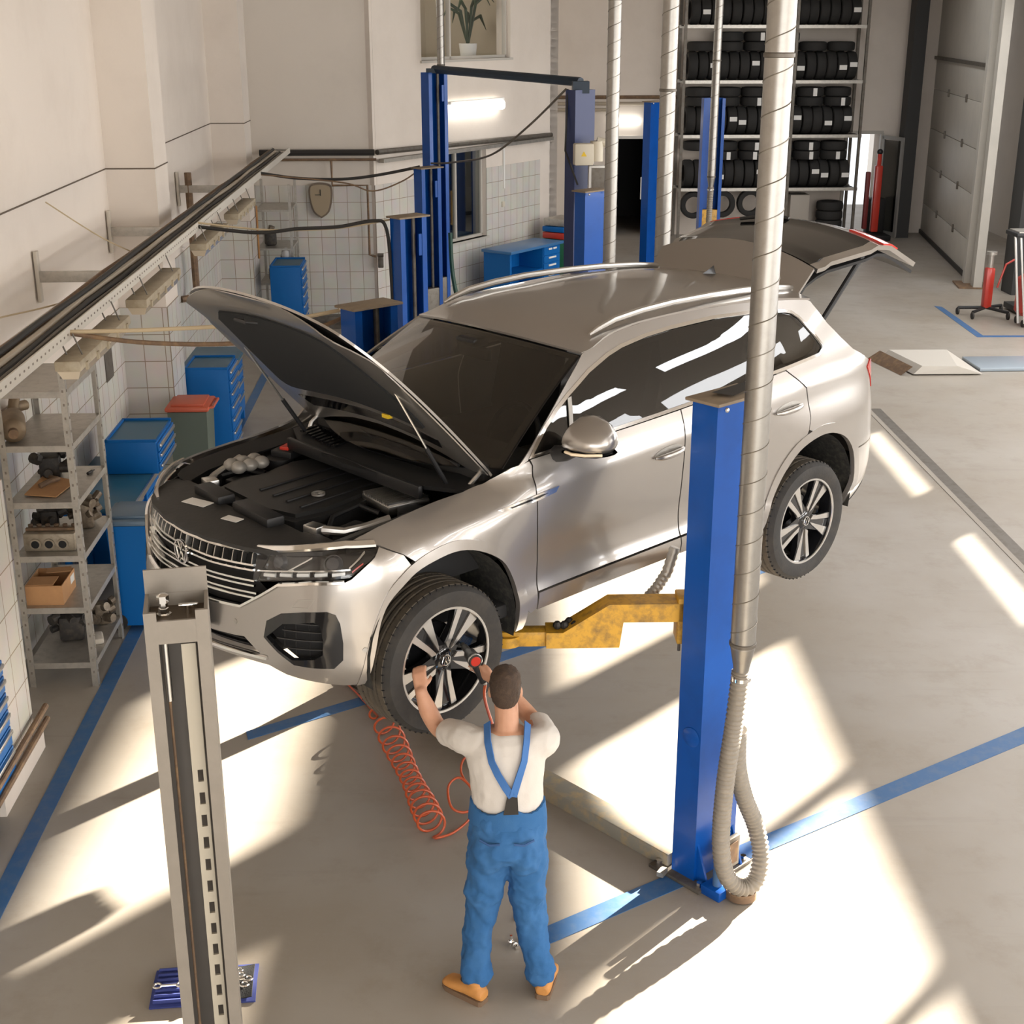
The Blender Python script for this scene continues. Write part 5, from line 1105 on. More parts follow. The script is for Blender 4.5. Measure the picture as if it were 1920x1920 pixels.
def organic(mb, name, mt, parent, voxel, smooth_it=4, disp=None, label=None):
    me = bpy.data.meshes.new(name); me.from_pydata(mb.v, [], mb.f); me.update()
    o = bpy.data.objects.new(name, me); COL.objects.link(o)
    m = o.modifiers.new('r', 'REMESH'); m.mode = 'VOXEL'; m.voxel_size = voxel
    if smooth_it: s = o.modifiers.new('s', 'SMOOTH'); s.factor = .5; s.iterations = smooth_it
    if disp:
        for sc, st in disp:
            t = bpy.data.textures.new(name + '_folds', 'CLOUDS'); t.noise_scale = sc; t.noise_depth = 1
            d = o.modifiers.new('d', 'DISPLACE'); d.texture = t; d.strength = st; d.texture_coords = 'LOCAL'
    dg = bpy.context.evaluated_depsgraph_get(); me2 = bpy.data.meshes.new_from_object(o.evaluated_get(dg)); me2.name = name
    bpy.data.objects.remove(o); bpy.data.meshes.remove(me)
    me2.materials.clear(); me2.materials.append(mt)
    me2.polygons.foreach_set('use_smooth', [True]*len(me2.polygons))
    o = bpy.data.objects.new(name, me2); COL.objects.link(o); o.parent = parent
    return tag(o, label)
MX, MY = -.02, 5.95
man = empty('person', 'mechanic in blue overalls and white t-shirt, seen from behind, reaching up to the front wheel', 'person', (MX, MY, 0))
def q(x, y, z): return (x-MX, y-MY, z)
M_skin = mat('skin', (.50, .265, .165), .5, noise=(14, (.44, .215, .13), .7))
M_hair = mat('hair', (.042, .024, .014), .75, bump=(220, .6), noise=(30, (.10, .06, .035), .6))
M_tee = mat('white_cotton', (.56, .525, .485), .85, bump=(160, .1))
M_denim = mat('overall_blue', (.030, .112, .275), .8, spec=.2, bump=(240, .15), noise=(6, (.048, .142, .315), .7))
M_denim2 = mat('strap_blue', (.035, .13, .36), .7)
M_boot = mat('tan_leather', (.52, .235, .060), .65, noise=(10, (.44, .19, .05), .7), bump=(60, .1))
M_sole = mat('boot_sole', (.16, .10, .06), .8)
TORSO = [(.82, -.025, 5.975, .135, .105), (.88, -.025, 5.965, .180, .135), (1.0, -.025, 5.985, .165, .118), (1.11, -.022, 6.00, .160, .108), (1.22, -.025, 6.02, .168, .112), (1.32, -.030, 6.04, .180, .115), (1.38, -.032, 6.05, .182, .108), (1.43, -.032, 6.06, .150, .092), (1.475, -.028, 6.075, .085, .072)]
# body: torso, neck, head, arms, hands, legs in one surface
b = MB(); ring_loft(b, [q(x, y, z) + (rx, ry) for z, x, y, rx, ry in TORSO])
limb(b, [q(-.028, 6.07, 1.44), q(-.026, 6.10, 1.52), q(-.03, 6.13, 1.58)], [.070, .060, .060])
HC = Vector(q(-.033, 6.15, 1.655))
hd_ = MB()
ring_loft(b, [tuple(HC + Vector((0, dy, dz))) + (rx, ry) for dz, dy, rx, ry in ((-.118, .045, .030, .030), (-.100, .035, .050, .055), (-.06, .018, .065, .082), (-.02, .004, .073, .094), (.03, -.004, .077, .099), (.07, -.006, .072, .092), (.10, -.006, .054, .068), (.117, -.006, .022, .03))])
b.ball(tuple(HC + Vector((0, .100, -.02))), (.014, .022, .026), 10)                    # nose
b.ball(tuple(HC + Vector((0, .083, -.066))), (.024, .012, .010), 10)                    # mouth
for s in (-1, 1):
    b.ball(tuple(HC + Vector((s*.078, -.002, -.022))), (.010, .020, .031), 10)          # ears
    b.ball(tuple(HC + Vector((s*.030, .082, .012))), (.016, .012, .010), 8)             # brows and eyes
SL, EL, WL, HL_ = (-.215, 6.075, 1.405), (-.375, 6.285, 1.355), (-.462, 6.262, 1.575), (-.474, 6.325, 1.645)
SR, ER, WR, HR = (.150, 6.065, 1.405), (.085, 6.295, 1.425), (-.088, 6.430, 1.555), (-.150, 6.448, 1.590)
limb(b, [q(*SL), q(-.30, 6.19, 1.375), q(*EL), q(-.425, 6.275, 1.455), q(*WL)], [.062, .055, .047, .048, .032])
limb(b, [q(*SR), q(.125, 6.19, 1.415), q(*ER), q(-.005, 6.365, 1.495), q(*WR)], [.062, .055, .047, .047, .032])
def hand(mb, wrist, palm, fdir, side, curl, thumb):
    """palm as a flat loft, four jointed fingers and a thumb leaving the side of the palm"""
    w, p = Vector(wrist), Vector(palm); ax = (p-w).normalized(); f = Vector(fdir).normalized(); s = Vector(side).normalized(); nrm = ax.cross(s).normalized()
    for k in (-1.2, -.4, .4, 1.2): limb(mb, [w + s*k*.014, p + s*k*.020], [.015, .0155], 10, 3)
    for k, ln in zip((-1.5, -.5, .5, 1.5), (.068, .080, .077, .060)):
        a = p + s*k*.0195 + ax*.012; d1 = (ax*.55 + f*.45).normalized(); d2 = (f*.9 + Vector(curl)*.3).normalized(); d3 = (f*.35 + Vector(curl)).normalized()
        k1 = a + d1*ln*.42; k2 = k1 + d2*ln*.34; k3 = k2 + d3*ln*.30
        limb(mb, [a - ax*.015, a, k1, k2, k3], [.0105, .0105, .0095, .0088, .0075], 8, 3)
    t0 = w.lerp(p, .35) + s*thumb*.026; t1 = t0 + (s*thumb*.7 + ax*.5 + f*.3).normalized()*.036; t2 = t1 + (ax*.5 + f*.8).normalized()*.032
    limb(mb, [t0, t1, t2], [.014, .0115, .009], 8, 3)
hand(b, q(*WL), q(*HL_), (.15, .75, -.25), (.93, .30, .15), (.0, .35, -.9), 1)
hand(b, q(*WR), q(*HR), (-.45, .55, .25), (.15, -.35, .92), (-.3, -.75, .1), 1)
for s, hx, kx, ax_, ay in ((-1, -.115, -.150, -.195, 5.925), (1, .065, .085, .143, 5.955)):
    limb(b, [q(hx, 5.97, .82), q(kx, 6.0, .45), q(ax_, ay, .09)], [.085, .058, .040])
organic(b, 'body', M_skin, man, .0065, 3)
# hair: a close crop over the crown and nape
hh = MB(); secs = [(-.082, -.052, .026, .022), (-.070, -.045, .050, .045), (-.045, -.030, .068, .072), (-.02, -.016, .0755, .088), (.03, -.006, .0805, .101), (.07, -.007, .0755, .095), (.103, -.008, .058, .072), (.1215, -.008, .022, .03)]
ring_loft(hh, [tuple(HC + Vector((0, dy, dz))) + (rx, ry) for dz, dy, rx, ry in secs])
organic(hh, 'hair', M_hair, man, .006, 2, [(.012, .006)])
# shirt
t = MB()
grow = .018
ring_loft(t, [q(x, y, z) + (rx+grow, ry+grow) for z, x, y, rx, ry in [(1.075, -.023, 6.0, .152, .100)] + TORSO[3:] if z <= 1.44] + [q(-.03, 6.07, 1.468) + (.095, .082)])
limb(t, [q(-.17, 6.06, 1.395), q(-.235, 6.10, 1.400), q(-.315, 6.205, 1.372)], [.082, .082, .073])
limb(t, [q(.105, 6.05, 1.395), q(.160, 6.085, 1.400), q(.135, 6.205, 1.408)], [.082, .082, .073])
organic(t, 't_shirt', M_tee, man, .010, 4, [(.12, .016), (.05, .008)])
# overalls
ov = MB()
ring_loft(ov, [q(x, y, z) + (rx+.026, ry+.026) for z, x, y, rx, ry in TORSO if z <= 1.0] + [q(-.022, 5.995, 1.060) + (.188, .136)])
limb(ov, [q(-.115, 5.965, .86), q(-.135, 5.975, .66), q(-.155, 5.995, .45), q(-.180, 5.965, .26), q(-.188, 5.905, .128)], [.112, .100, .085, .078, .080])
limb(ov, [q(.066, 5.965, .86), q(.078, 5.985, .66), q(.088, 6.01, .45), (.118-MX, 5.985-MY, .26), q(.148, 5.930, .128)], [.112, .100, .085, .078, .080])
# seat gathered a little to both sides
for s in (-1, 1): ov.ball(q(-.025 + s*.088, 5.900, .860), (.086, .085, .12), 14)
ovc = MB()
overall = organic(ov, 'overalls', M_denim, man, .010, 3, [(.11, .040), (.045, .018)])
wb_ = MB(); vs = []; fs = []; n_ = 56
for k in range(n_):
    a = 2*PI*k/n_; ca, sa = math.cos(a), math.sin(a); x = -.022 + .193*ca; y = 5.995 + .139*sa
    back = max(0, -sa); zt = 1.092 + .045*back**2*math.exp(-((x + .005)/.065)**2) + .03*abs(ca)**6
    fold = .0035*math.sin(26*a)
    for z, g in ((1.015, .006), (1.05, .004), (1.075, .0), (zt, -.004), (zt, -.016), (1.05, -.014)): vs.append(q(x + (g+fold)*ca, y + (g+fold)*sa, z))
for k in range(n_):
    j = (k+1) % n_
    for i in range(5): fs.append((6*k+i, 6*j+i, 6*j+i+1, 6*k+i+1))
wb_.add(vs, fs); wb_.build('waistband', M_denim, overall, 60)
def tp(z, x, off):      # a point on the back of the shirt
    zs = [s[0] for s in TORSO]; g = lambda i: float(np.interp(z, zs, [s[i] for s in TORSO]))
    rx, ry = g(3)+grow, g(4)+grow; k = max(0, 1 - ((x-g(1))/rx)**2); return Vector(q(x, g(2) - ry*math.sqrt(k) - off, z))
def strap(pts, w, t_, name, mt, par):
    """a flat band following (x, z) points on the back, then over the shoulder"""
    m = MB(); L_ = []
    for p in pts: L_.append(tp(p[1], p[0], .019) if len(p) == 2 else Vector(q(*p)))
    pc = []
    for i in range(len(L_)-1):
        for k in range(5): pc.append(L_[i].lerp(L_[i+1], k/5))
    pc.append(L_[-1]); vs = []; fs = []
    for i, p in enumerate(pc):
        d = (pc[min(i+1, len(pc)-1)] - pc[max(i-1, 0)]).normalized(); c = Vector(q(-.03, 6.05, min(p.z, 1.36))); n_ = (p - c); n_ = (n_ - d*n_.dot(d)).normalized(); s = d.cross(n_)
        vs += [p + s*w/2, p - s*w/2, p - s*w/2 + n_*t_, p + s*w/2 + n_*t_]
    for i in range(len(pc)-1):
        for k in range(4): fs.append((4*i+k, 4*i+(k+1) % 4, 4*i+4+(k+1) % 4, 4*i+4+k))
    fs += [(3, 2, 1, 0), tuple(4*(len(pc)-1)+k for k in range(4))]
    m.add(vs, fs); return m.build(name, mt, par, 50)
strap([(.000, 1.205), (-.030, 1.25), (-.068, 1.315), (-.098, 1.375), (-.118, 5.975, 1.452), (-.122, 6.07, 1.500), (-.120, 6.17, 1.41)], .038, .006, 'strap', M_denim2, man)
strap([(.005, 1.205), (.018, 1.25), (.038, 1.315), (.058, 1.375), (.070, 5.975, 1.452), (.076, 6.07, 1.500), (.075, 6.17, 1.41)], .038, .006, 'strap', M_denim2, man)
eb = MB(); P4 = [tp(1.115, -.042, .030), tp(1.115, .032, .030), tp(1.225, .026, .016), tp(1.225, -.018, .016)]
eb.sheet(P4, [(0, 1, 2, 3)], .006); eb.build('elastic_panel', mat('elastic', (.030, .026, .022), .9), man, 0)
for sx_ in (-1, 1):
    m = MB(); m.tube([q(-.025 + sx_*(.035), 5.818, .965), q(-.025 + sx_*.085, 5.820, .958), q(-.025 + sx_*.135, 5.846, .972)], .006, 6); m.build('pocket_edge', mat('seam_blue', (.03, .09, .24), .8), overall, 60)
# boots
for s, (hx, hy), (tx, ty) in ((-1, (-.150, 5.835), (-.345, 5.985)), (1, (.158, 5.870), (.205, 6.10))):
    d = Vector((tx-hx, ty-hy, 0)); L_ = d.length; a = math.atan2(d.y, d.x); M_ = T4(hx-MX, hy-MY, 0, a)
    m = MB(); vs = []; n = 18
    secs = [(-.012, .034, .080), (.012, .044, .098), (.06, .045, .100), (.10, .046, .098), (.15, .051, .084), (.20, .055, .074), (.24, .049, .066), (.268, .026, .042)]
    fs = []
    for i, (x, w, h) in enumerate(secs):
        for k in range(n):
            an = 2*PI*k/n; cy, sz = math.cos(an), math.sin(an)
            vs.append((x*L_/.255, w*math.copysign(abs(cy)**.8, cy), .022 + (h-.022)*(.5+.5*sz) if True else 0))
    for i in range(len(secs)-1):
        for k in range(n): fs.append((i*n+k, i*n+(k+1) % n, (i+1)*n+(k+1) % n, (i+1)*n+k))
    fs += [list(range(n))[::-1], list(range((len(secs)-1)*n, len(secs)*n))]
    m.add(vs, fs, M_); m.cyl(M_ @ Vector((.055, 0, .06)), M_ @ Vector((.05, 0, .125)), .040, 16)
    bo = organic(m, 'boot', M_boot, man, .007, 3)
    so = MB(); so.prism([(-.012, -.028), (.0, -.040), (.06, -.044), (.16, -.048), (.22, -.046), (.255, -.025), (.262, 0), (.255, .025), (.22, .046), (.16, .048), (.06, .044), (0, .040), (-.012, .028)], 0, .030, M_); so.build('boot_sole', M_sole, bo)
    lc = MB(); lc.box((.105, 0, .100), (.06, .05, .03), M=M_, bev=.012); lc.build('boot_tongue', M_cable, bo)
# impact wrench held in the right hand
w0_, w1_ = Vector((-.187, 6.415, 1.672)), Vector((-.262, 6.605, 1.682))
wr_ = empty('impact_wrench', 'dark air impact wrench with a red end cap held against the front wheel', 'power tool', w0_, 0)
dv = (w1_-w0_); R_ = dv.to_track_quat('Z', 'Y').to_matrix().to_4x4(); Lw = dv.length
m = MB(); m.lathe([(0, 0), (.033, 0), (.037, .006), (.037, .045), (.034, .05), (.034, .085), (.022, .115), (.019, .125), (.019, Lw-.035), (.012, Lw-.035), (.012, Lw), (0, Lw)], 22, R_); wb = m.build('wrench_body', mat('tool_grey', (.055, .052, .048), .45, .3), wr_)
m = MB(); m.lathe([(.0375, .004), (.0395, .006), (.0395, .016), (.0375, .018)], 22, R_); m.build('end_ring', M_alu, wb)
m = MB(); m.lathe([(0, -.004), (.025, -.003), (.029, .002)], 20, R_); m.build('end_cap', mat('red_cap', (.55, .035, .02), .4), wb)
hdv = Vector((.052, .015, -.118)); m = MB(); m.tube([Vector((-.012, .035, -.02)), Vector((-.012, .035, -.02)) + hdv*.5, Vector((-.012, .035, -.02)) + hdv], [.021, .019, .022], 12); m.build('handle', M_black, wb)
m = MB(); m.cyl(Vector((-.012, .035, -.02)) + hdv, Vector((-.012, .035, -.02)) + hdv*1.15, .010, 10); m.build('air_inlet', M_alu, wb)
# orange spiral air hose
A0, A1 = Vector((-.98, 8.93, .088)), Vector((-.49, 7.36, .088)); ax = (A1-A0).normalized(); sd_ = ax.cross(Vector((0, 0, 1))); P = []
NT = 14
end_ = Vector(w0_) + Vector((-.012, .035, -.02)) + hdv*1.15
P += [Vector((-1.35, 9.6, .02)), Vector((-1.15, 9.25, .02))]
for k in range(NT*20):
    tt = k/(NT*20-1); s = tt**.72; a = 2*PI*NT*tt - PI/2
    rad = .076 + .010*math.sin(tt*9)
    P.append(A0 + (A1-A0)*s + sd_*rad*math.cos(a) + Vector((0, 0, rad*math.sin(a))))
def catm(pts, n=10):
    Q = [Vector(p) for p in pts]; o = []
    for i in range(len(Q)-1):
        p0, p1, p2, p3 = Q[max(i-1, 0)], Q[i], Q[i+1], Q[min(i+2, len(Q)-1)]
        for k in range(n):
            u = k/n; o.append(.5*((2*p1) + (-p0+p2)*u + (2*p0-5*p1+4*p2-p3)*u*u + (-p0+3*p1-3*p2+p3)*u**3))
    return o + [Q[-1]]
loose = [P[-1], (-.46, 7.32, .03), (-.36, 7.40, .02), (-.26, 7.55, .04), (-.25, 7.72, .11), (-.34, 7.80, .17), (-.41, 7.72, .15), (-.38, 7.58, .08), (-.27, 7.60, .05), (-.20, 7.80, .10), (-.25, 8.02, .17), (-.32, 8.06, .16), (-.33, 7.95, .10), (-.2, 7.75, .05), (-.02, 7.3, .10), (.0, 6.9, .45), (-.05, 6.6, 1.0), tuple(end_ + Vector((0, .02, -.12))), tuple(end_)]
m = MB(); m.tube(P[:-1] + catm(loose, 9), .0085, 7); m.build('air_hose', mat('orange_hose', (.50, .085, .025), .35, 0, .3), label='orange spiral air hose coiled across the floor to the wrench', cat='hose', smooth=60)
# ---------------------------------------------------------------- shelf by the left wall and what lies on it
def lbox(mb, *a, **k): return mb.box(*a, **k)
sh = rthing('shelf_unit', 'galvanised steel shelf unit with engine parts against the left tiled wall', 'shelf', -2.97, 10.03)
LEV = [.19, .645, 1.06, 1.48, 1.91, 2.31]
for z in LEV:
    m = MB(); m.box((0, 0, z), (.50, .88, .012)); m.box((.245, 0, z-.018), (.012, .88, .045)); m.box((-.245, 0, z-.018), (.012, .88, .045)); m.box((0, .435, z-.018), (.50, .012, .045)); m.box((0, -.435, z-.018), (.50, .012, .045)); m.build('shelf_board', M_steel, sh, 0)
for sx_ in (-1, 1):
    for sy in (-1, 1):
        m = MB(); m.box((sx_*.252, sy*.425, 1.27), (.008, .045, 2.54)); m.box((sx_*.234, sy*.447, 1.27), (.044, .008, 2.54)); p = m.build('upright', M_steel, sh, 0)
        h = MB()
        for k in range(24): h.box((sx_*.258, sy*.425, .12+.10*k), (.003, .012, .018)); h.box((sx_*.234, sy*.453, .12+.10*k), (.012, .003, .018))
        h.build('bolt_holes', mat('slot', (.22, .19, .16), .8), p, 0)
def at_shelf(name, label, cat, x, y, lev): return rthing(name, label, cat, -2.97 + x, 10.03 + y, LEV[lev] + .006)
t = at_shelf('muffler', 'rusty exhaust muffler lying on the second shelf from the top', 'muffler', 0, 0, 4)
m = MB(); prof = [(.02, 0), (.045, 0), (.085, .03), (.09, .05), (.09, .36), (.08, .39), (.04, .42)]; MM = T4(-.16, -.40, .095, .30) @ Matrix.Rotation(-PI/2, 4, 'X'); m.lathe(prof, 20, MM); mu = m.build('muffler_body', mat('exhaust_rust', (.27, .20, .13), .6, .5, noise=(9, (.36, .27, .17), .8)), t, 40)
m = MB(); m.tube([MM @ Vector((0, 0, -.06)), MM @ Vector((0, 0, .02))], .035, 14); m.build('tail_pipe', M_rust, mu)
m = MB(); m.tube(catm([MM @ Vector((0, 0, .42)), MM @ Vector((0, 0, .52)), MM @ Vector((.03, -.10, .58)), MM @ Vector((.02, -.02, .66)), MM @ Vector((.10, 0, .76))], 5), .040, 12); m.build('exhaust_pipe', mat('exhaust_rust', (.27, .20, .13), .6, .5), mu)
def part_cluster(name, label, cat, x, y, lev, seed, sx_, sy, sz, mt, kinds=14):
    t = at_shelf(name, label, cat, x, y, lev); r = random.Random(seed)
    m = MB(); m.box((0, 0, sz*.42), (sx_*.7, sy*.7, sz*.84), .2, bev=.02); b_ = m.build('casting', mt, t)
    f = MB()
    for k in range(kinds):
        a = r.uniform(0, 2*PI); rr = r.uniform(.25, .45); c = Vector((math.cos(a)*sx_*rr, math.sin(a)*sy*rr, r.uniform(.15, .9)*sz)); d = Vector((math.cos(a+.5), math.sin(a+.5), r.uniform(-.3, .6))).normalized()
        c.z = max(c.z, .05); f.cyl(c, c + Vector((d.x, d.y, max(d.z, -.1)))*r.uniform(.03, .09), r.uniform(.018, .045), 10)
    f.build('fittings', mt, b_); return t, b_
M_eng = mat('engine_metal', (.15, .12, .09), .5, .6, noise=(18, (.30, .25, .19), .8)); M_engd = mat('engine_dark', (.035, .032, .030), .6, .3, noise=(18, (.10, .08, .06), .7))
part_cluster('engine_part', 'black oily engine part at the wall side of the third shelf from the top', 'engine part', -.10, .18, 3, 5, .22, .26, .21, M_engd)
t = at_shelf('cardboard_sheet', 'torn flat cardboard with small brown parts on the third shelf', 'cardboard', -.03, -.10, 3)
m = MB(); m.add([(-.14, -.20, .012), (.10, -.24, .004), (.16, .12, .010), (-.10, .20, .035), (-.14, -.20, .020), (.10, -.24, .012), (.16, .12, .018), (-.10, .20, .043)], [(3, 2, 1, 0), (4, 5, 6, 7), (0, 1, 5, 4), (1, 2, 6, 5), (2, 3, 7, 6), (3, 0, 4, 7)]); cb = m.build('sheet', M_card, t, 0)
m = MB(); m.tube([(-.06, -.08, .04), (0, -.02, .06), (.04, .06, .05), (-.03, .10, .05)], .020, 8); m.build('small_parts', M_rust, cb)
m = MB(); m.cyl((.17, .20, .01), (.19, .26, .012), .012, 8); m.cyl((.185, .245, .012), (.20, .29, .012), .005, 6); room(m, 'spark_plug', M_cable, label='small black plug lying alone on the third shelf', cat='spark plug').location = rp(-2.97, 10.03, LEV[3]+.008)
t = at_shelf('cylinder_head', 'pale cylinder head with three round ports on the fourth shelf', 'engine part', -.02, -.24, 2)
m = MB(); m.box((0, 0, .07), (.38, .20, .14), bev=.012); ch_ = m.build('head_casting', mat('head_alu', (.36, .31, .24), .5, .4, noise=(20, (.22, .18, .13), .8)), t)
for k in range(3):
    m = MB(); m.lathe([(.030, 0), (.042, 0), (.042, .012), (.030, .012), (.028, -.01), (0, -.012)], 18, Matrix.Translation((-.10+.10*k, -.10, .06)) @ Matrix.Rotation(PI/2, 4, 'X')); m.build('port_flange', mat('head_alu', (.36, .31, .24), .5, .4), ch_)
    m = MB(); m.lathe([(0, .0135), (.030, .0135)], 18, Matrix.Translation((-.10+.10*k, -.10, .06)) @ Matrix.Rotation(PI/2, 4, 'X')); m.build('port', M_dark, ch_, 0)
for k in range(6):
    m = MB(); m.cyl((-.16+.064*k, .02, .14), (-.16+.064*k, .02, .175), .018, 10); m.build('valve_cap', M_rust, ch_)
m = MB(); m.box((0, -.03, .155), (.36, .03, .02)); m.build('cam_rail', M_rust, ch_)
part_cluster('gearbox', 'brown gearbox casting standing on the fourth shelf behind the cylinder head', 'gearbox', .10, .22, 2, 8, .22, .26, .28, M_eng, 20)
part_cluster('engine_part', 'dark engine block piece against the wall on the fourth shelf', 'engine part', -.14, .14, 2, 21, .18, .20, .20, M_engd)
t = at_shelf('cardboard_box', 'open brown cardboard box with a white label on the fifth shelf', 'box', -.09, -.20, 1)
m = MB(); bx_, by_, bz_ = .27, .36, .155
for c, d in (((0, 0, .003), (bx_, by_, .006)), ((bx_/2, 0, bz_/2), (.006, by_, bz_)), ((-bx_/2, 0, bz_/2), (.006, by_, bz_)), ((0, by_/2, bz_/2), (bx_, .006, bz_)), ((0, -by_/2, bz_/2), (bx_, .006, bz_))): m.box(c, d)
cbx = m.build('box_body', M_card, t, 0)
m = MB(); m.box((-.03, -.09, bz_+.004), (.20, .17, .005)); m.build('flap', M_card, cbx, 0)
m = MB(); m.box((.04, .12, bz_+.01), (.18, .10, .005), .2); m.build('flap', M_card, cbx, 0)
m = MB(); m.box((bx_/2+.004, .10, .10), (.002, .10, .06)); m.build('box_label', M_white, cbx, 0)
part_cluster('engine_part', 'dark oily part on the lowest shelf', 'engine part', -.04, .05, 0, 33, .26, .30, .24, M_engd)
part_cluster('alternator', 'brown alternator at the far end of the lowest shelf', 'alternator', .14, .30, 0, 41, .16, .16, .22, M_eng)
m = MB(); m.box((-2.80, 9.98, LEV[0]+.03), (.10, .16, .05), .3, bev=.015); room(m, 'rag', mat('rag', (.50, .46, .40), .9), label='crumpled pale rag on the front of the lowest shelf', cat='rag')
# ---------------------------------------------------------------- blue benches, chests and bins along the left wall
def drawers(t, x, y0, y1, zs, mt=M_blue2):
    for a, b in zip(zs, zs[1:]):
        m = MB(); m.box((x+.008, (y0+y1)/2, (a+b)/2), (.022, y1-y0-.02, b-a-.012), bev=.003); d = m.build('drawer', mt, t)
        m = MB(); m.box((x+.028, (y0+y1)/2, b-.035), (.022, y1-y0-.06, .028), bev=.004); m.build('drawer_handle', M_alu, d)
def chest(name, label, cat, x0, x1, y0, y1, z0, z1, zs, top=M_bluetop, feet=0):
    t = rthing(name, label, cat, 0, 0)
    m = MB(); m.box(((x0+x1)/2, (y0+y1)/2, (z0+z1)/2), (x1-x0, y1-y0, z1-z0), bev=.006); c = m.build('cabinet_body', M_blue2, t)
    m = MB(); m.box(((x0+x1)/2, (y0+y1)/2, z1+.002), (x1-x0-.04, y1-y0-.04, .006)); m.build('top_mat', top, c)
    m = MB()
    for a in (((x0+x1)/2, y0+.01, z1+.012, x1-x0, .02, .025), ((x0+x1)/2, y1-.01, z1+.012, x1-x0, .02, .025), (x0+.01, (y0+y1)/2, z1+.012, .02, y1-y0, .025)): m.box(a[:3], a[3:])
    m.build('top_rim', M_blue2, c)
    drawers(t, x1, y0, y1, zs)
    if feet:
        for yy in (y0+.08, y1-.08):
            for xx in (x0+.08, x1-.08):
                m = MB(); m.cyl((xx-.015, yy, .055), (xx+.015, yy, .055), .055, 14); m.build('castor', M_rubber, t)
    return t
b1 = rthing('workbench', 'long blue workbench with a drawer column beside the near shelf unit', 'workbench', 0, 0)
m = MB(); m.box((-3.04, 11.88, .875), (.66, 1.52, .045), bev=.004); m.build('worktop', M_bluetop, b1)
m = MB(); m.box((-2.705, 11.88, .875), (.015, 1.52, .05)); m.build('worktop_edge', M_alu, b1)
m = MB(); m.box((-3.06, 12.2, .47), (.56, .62, .76), bev=.005); m.build('cabinet_body', M_blue2, b1)
drawers(b1, -2.78, 11.90, 12.50, [.10, .25, .40, .55, .70, .85])
for (xx, yy) in ((-3.3, 11.17), (-2.76, 11.17), (-3.3, 11.85), (-2.76, 11.85)): m = MB(); m.box((xx, yy, .425), (.05, .05, .85)); m.build('leg', M_blue2, b1)
m = MB(); m.box((-2.775, 11.52, .45), (.02, .70, .72), bev=.003); dr_ = m.build('door', M_blue2, b1); m = MB(); m.box((-2.755, 11.52, .78), (.02, .5, .025)); m.build('door_handle', M_alu, dr_)
chest('drawer_chest', 'low blue drawer chest sitting on the far end of the long workbench', 'drawer chest', -3.12, -2.66, 12.06, 12.80, .90, 1.20, [.91, 1.0, 1.10, 1.19])
chest('drawer_chest', 'blue drawer chest with silver handles behind the red-lidded bin', 'drawer chest', -2.93, -2.45, 14.98, 15.60, .10, 1.16, [.12, .30, .45, .60, .75, .90, 1.03, 1.15], feet=1)
b2 = rthing('workbench', 'blue workbench with an open compartment and drawers under the raised hood', 'workbench', 0, 0)
m = MB(); m.box((-2.88, 16.55, .895), (.62, 1.35, .045), bev=.004); m.build('worktop', M_bluetop, b2)
m = MB(); m.box((-2.90, 16.88, .50), (.54, .62, .74), bev=.005); m.build('cabinet_body', M_blue2, b2)
drawers(b2, -2.63, 16.58, 17.18, [.14, .38, .56, .72, .86])
m = MB(); m.box((-3.15, 16.25, .50), (.03, .62, .74)); m.box((-2.90, 15.94, .50), (.54, .03, .74)); m.box((-2.90, 16.25, .15), (.54, .62, .03)); m.box((-2.90, 16.25, .50), (.54, .62, .02)); m.build('open_compartment', M_blue2, b2)
for (xx, yy) in ((-3.12, 15.97), (-2.66, 15.97), (-3.12, 17.15), (-2.66, 17.15)): m = MB(); m.box((xx, yy, .06), (.07, .07, .12)); m.build('foot', M_blue2, b2)
def bin_(label, x, y, h, w, d, body, lid, rz=0):
    t = rthing('waste_bin', label, 'bin', x, y, 0, rz)
    m = MB(); vs = [(-w/2*.85, -d/2*.85, .04), (w/2*.85, -d/2*.85, .04), (w/2*.85, d/2*.85, .04), (-w/2*.85, d/2*.85, .04), (-w/2, -d/2, h-.05), (w/2, -d/2, h-.05), (w/2, d/2, h-.05), (-w/2, d/2, h-.05)]
    m.add(vs, [(3, 2, 1, 0), (4, 5, 6, 7), (0, 1, 5, 4), (1, 2, 6, 5), (2, 3, 7, 6), (3, 0, 4, 7)]); m.build('bin_body', body, t, 0)
    m = MB(); m.box((0, 0, h-.02), (w+.05, d+.05, .05), bev=.02); m.box((0, 0, h+.015), (w-.06, d-.06, .03), bev=.012); l = m.build('lid', lid, t)
    m = MB(); m.tube([(w/2+.01, -d/2+.06, h-.02), (w/2+.06, -d/2+.06, h-.01), (w/2+.06, d/2-.06, h-.01), (w/2+.01, d/2-.06, h-.02)], .014, 8); m.build('lid_handle', lid, l)
    for yy in (-d/2+.04, d/2-.04): m = MB(); m.cyl((-w/2+.02, yy-.02, .075), (-w/2+.02, yy+.02, .075), .075, 14); m.build('wheel', M_rubber, t)
    return t
bin_('green-grey waste bin with an orange-red lid by the second pier', -2.70, 14.02, 1.05, .40, .46, M_greybin, M_orange)
bin_('blue waste bin with a grey-blue lid beside the shelf unit', -2.62, 10.80, .98, .36, .44, M_blue2, mat('lid_greyblue', (.10, .16, .23), .4))
chest('tool_chest', 'light blue roller tool chest with silver drawer handles at the left edge', 'tool chest', -3.38, -2.89, 7.15, 8.06, .12, .98, [.14, .36, .50, .62, .74, .86, .97], feet=1)
chest('drawer_chest', 'blue drawer chest in the far corner beside the far shelf', 'drawer chest', -2.68, -2.22, 20.9, 21.7, .12, 1.30, [.14, .35, .55, .72, .88, 1.02, 1.16, 1.29], feet=1)
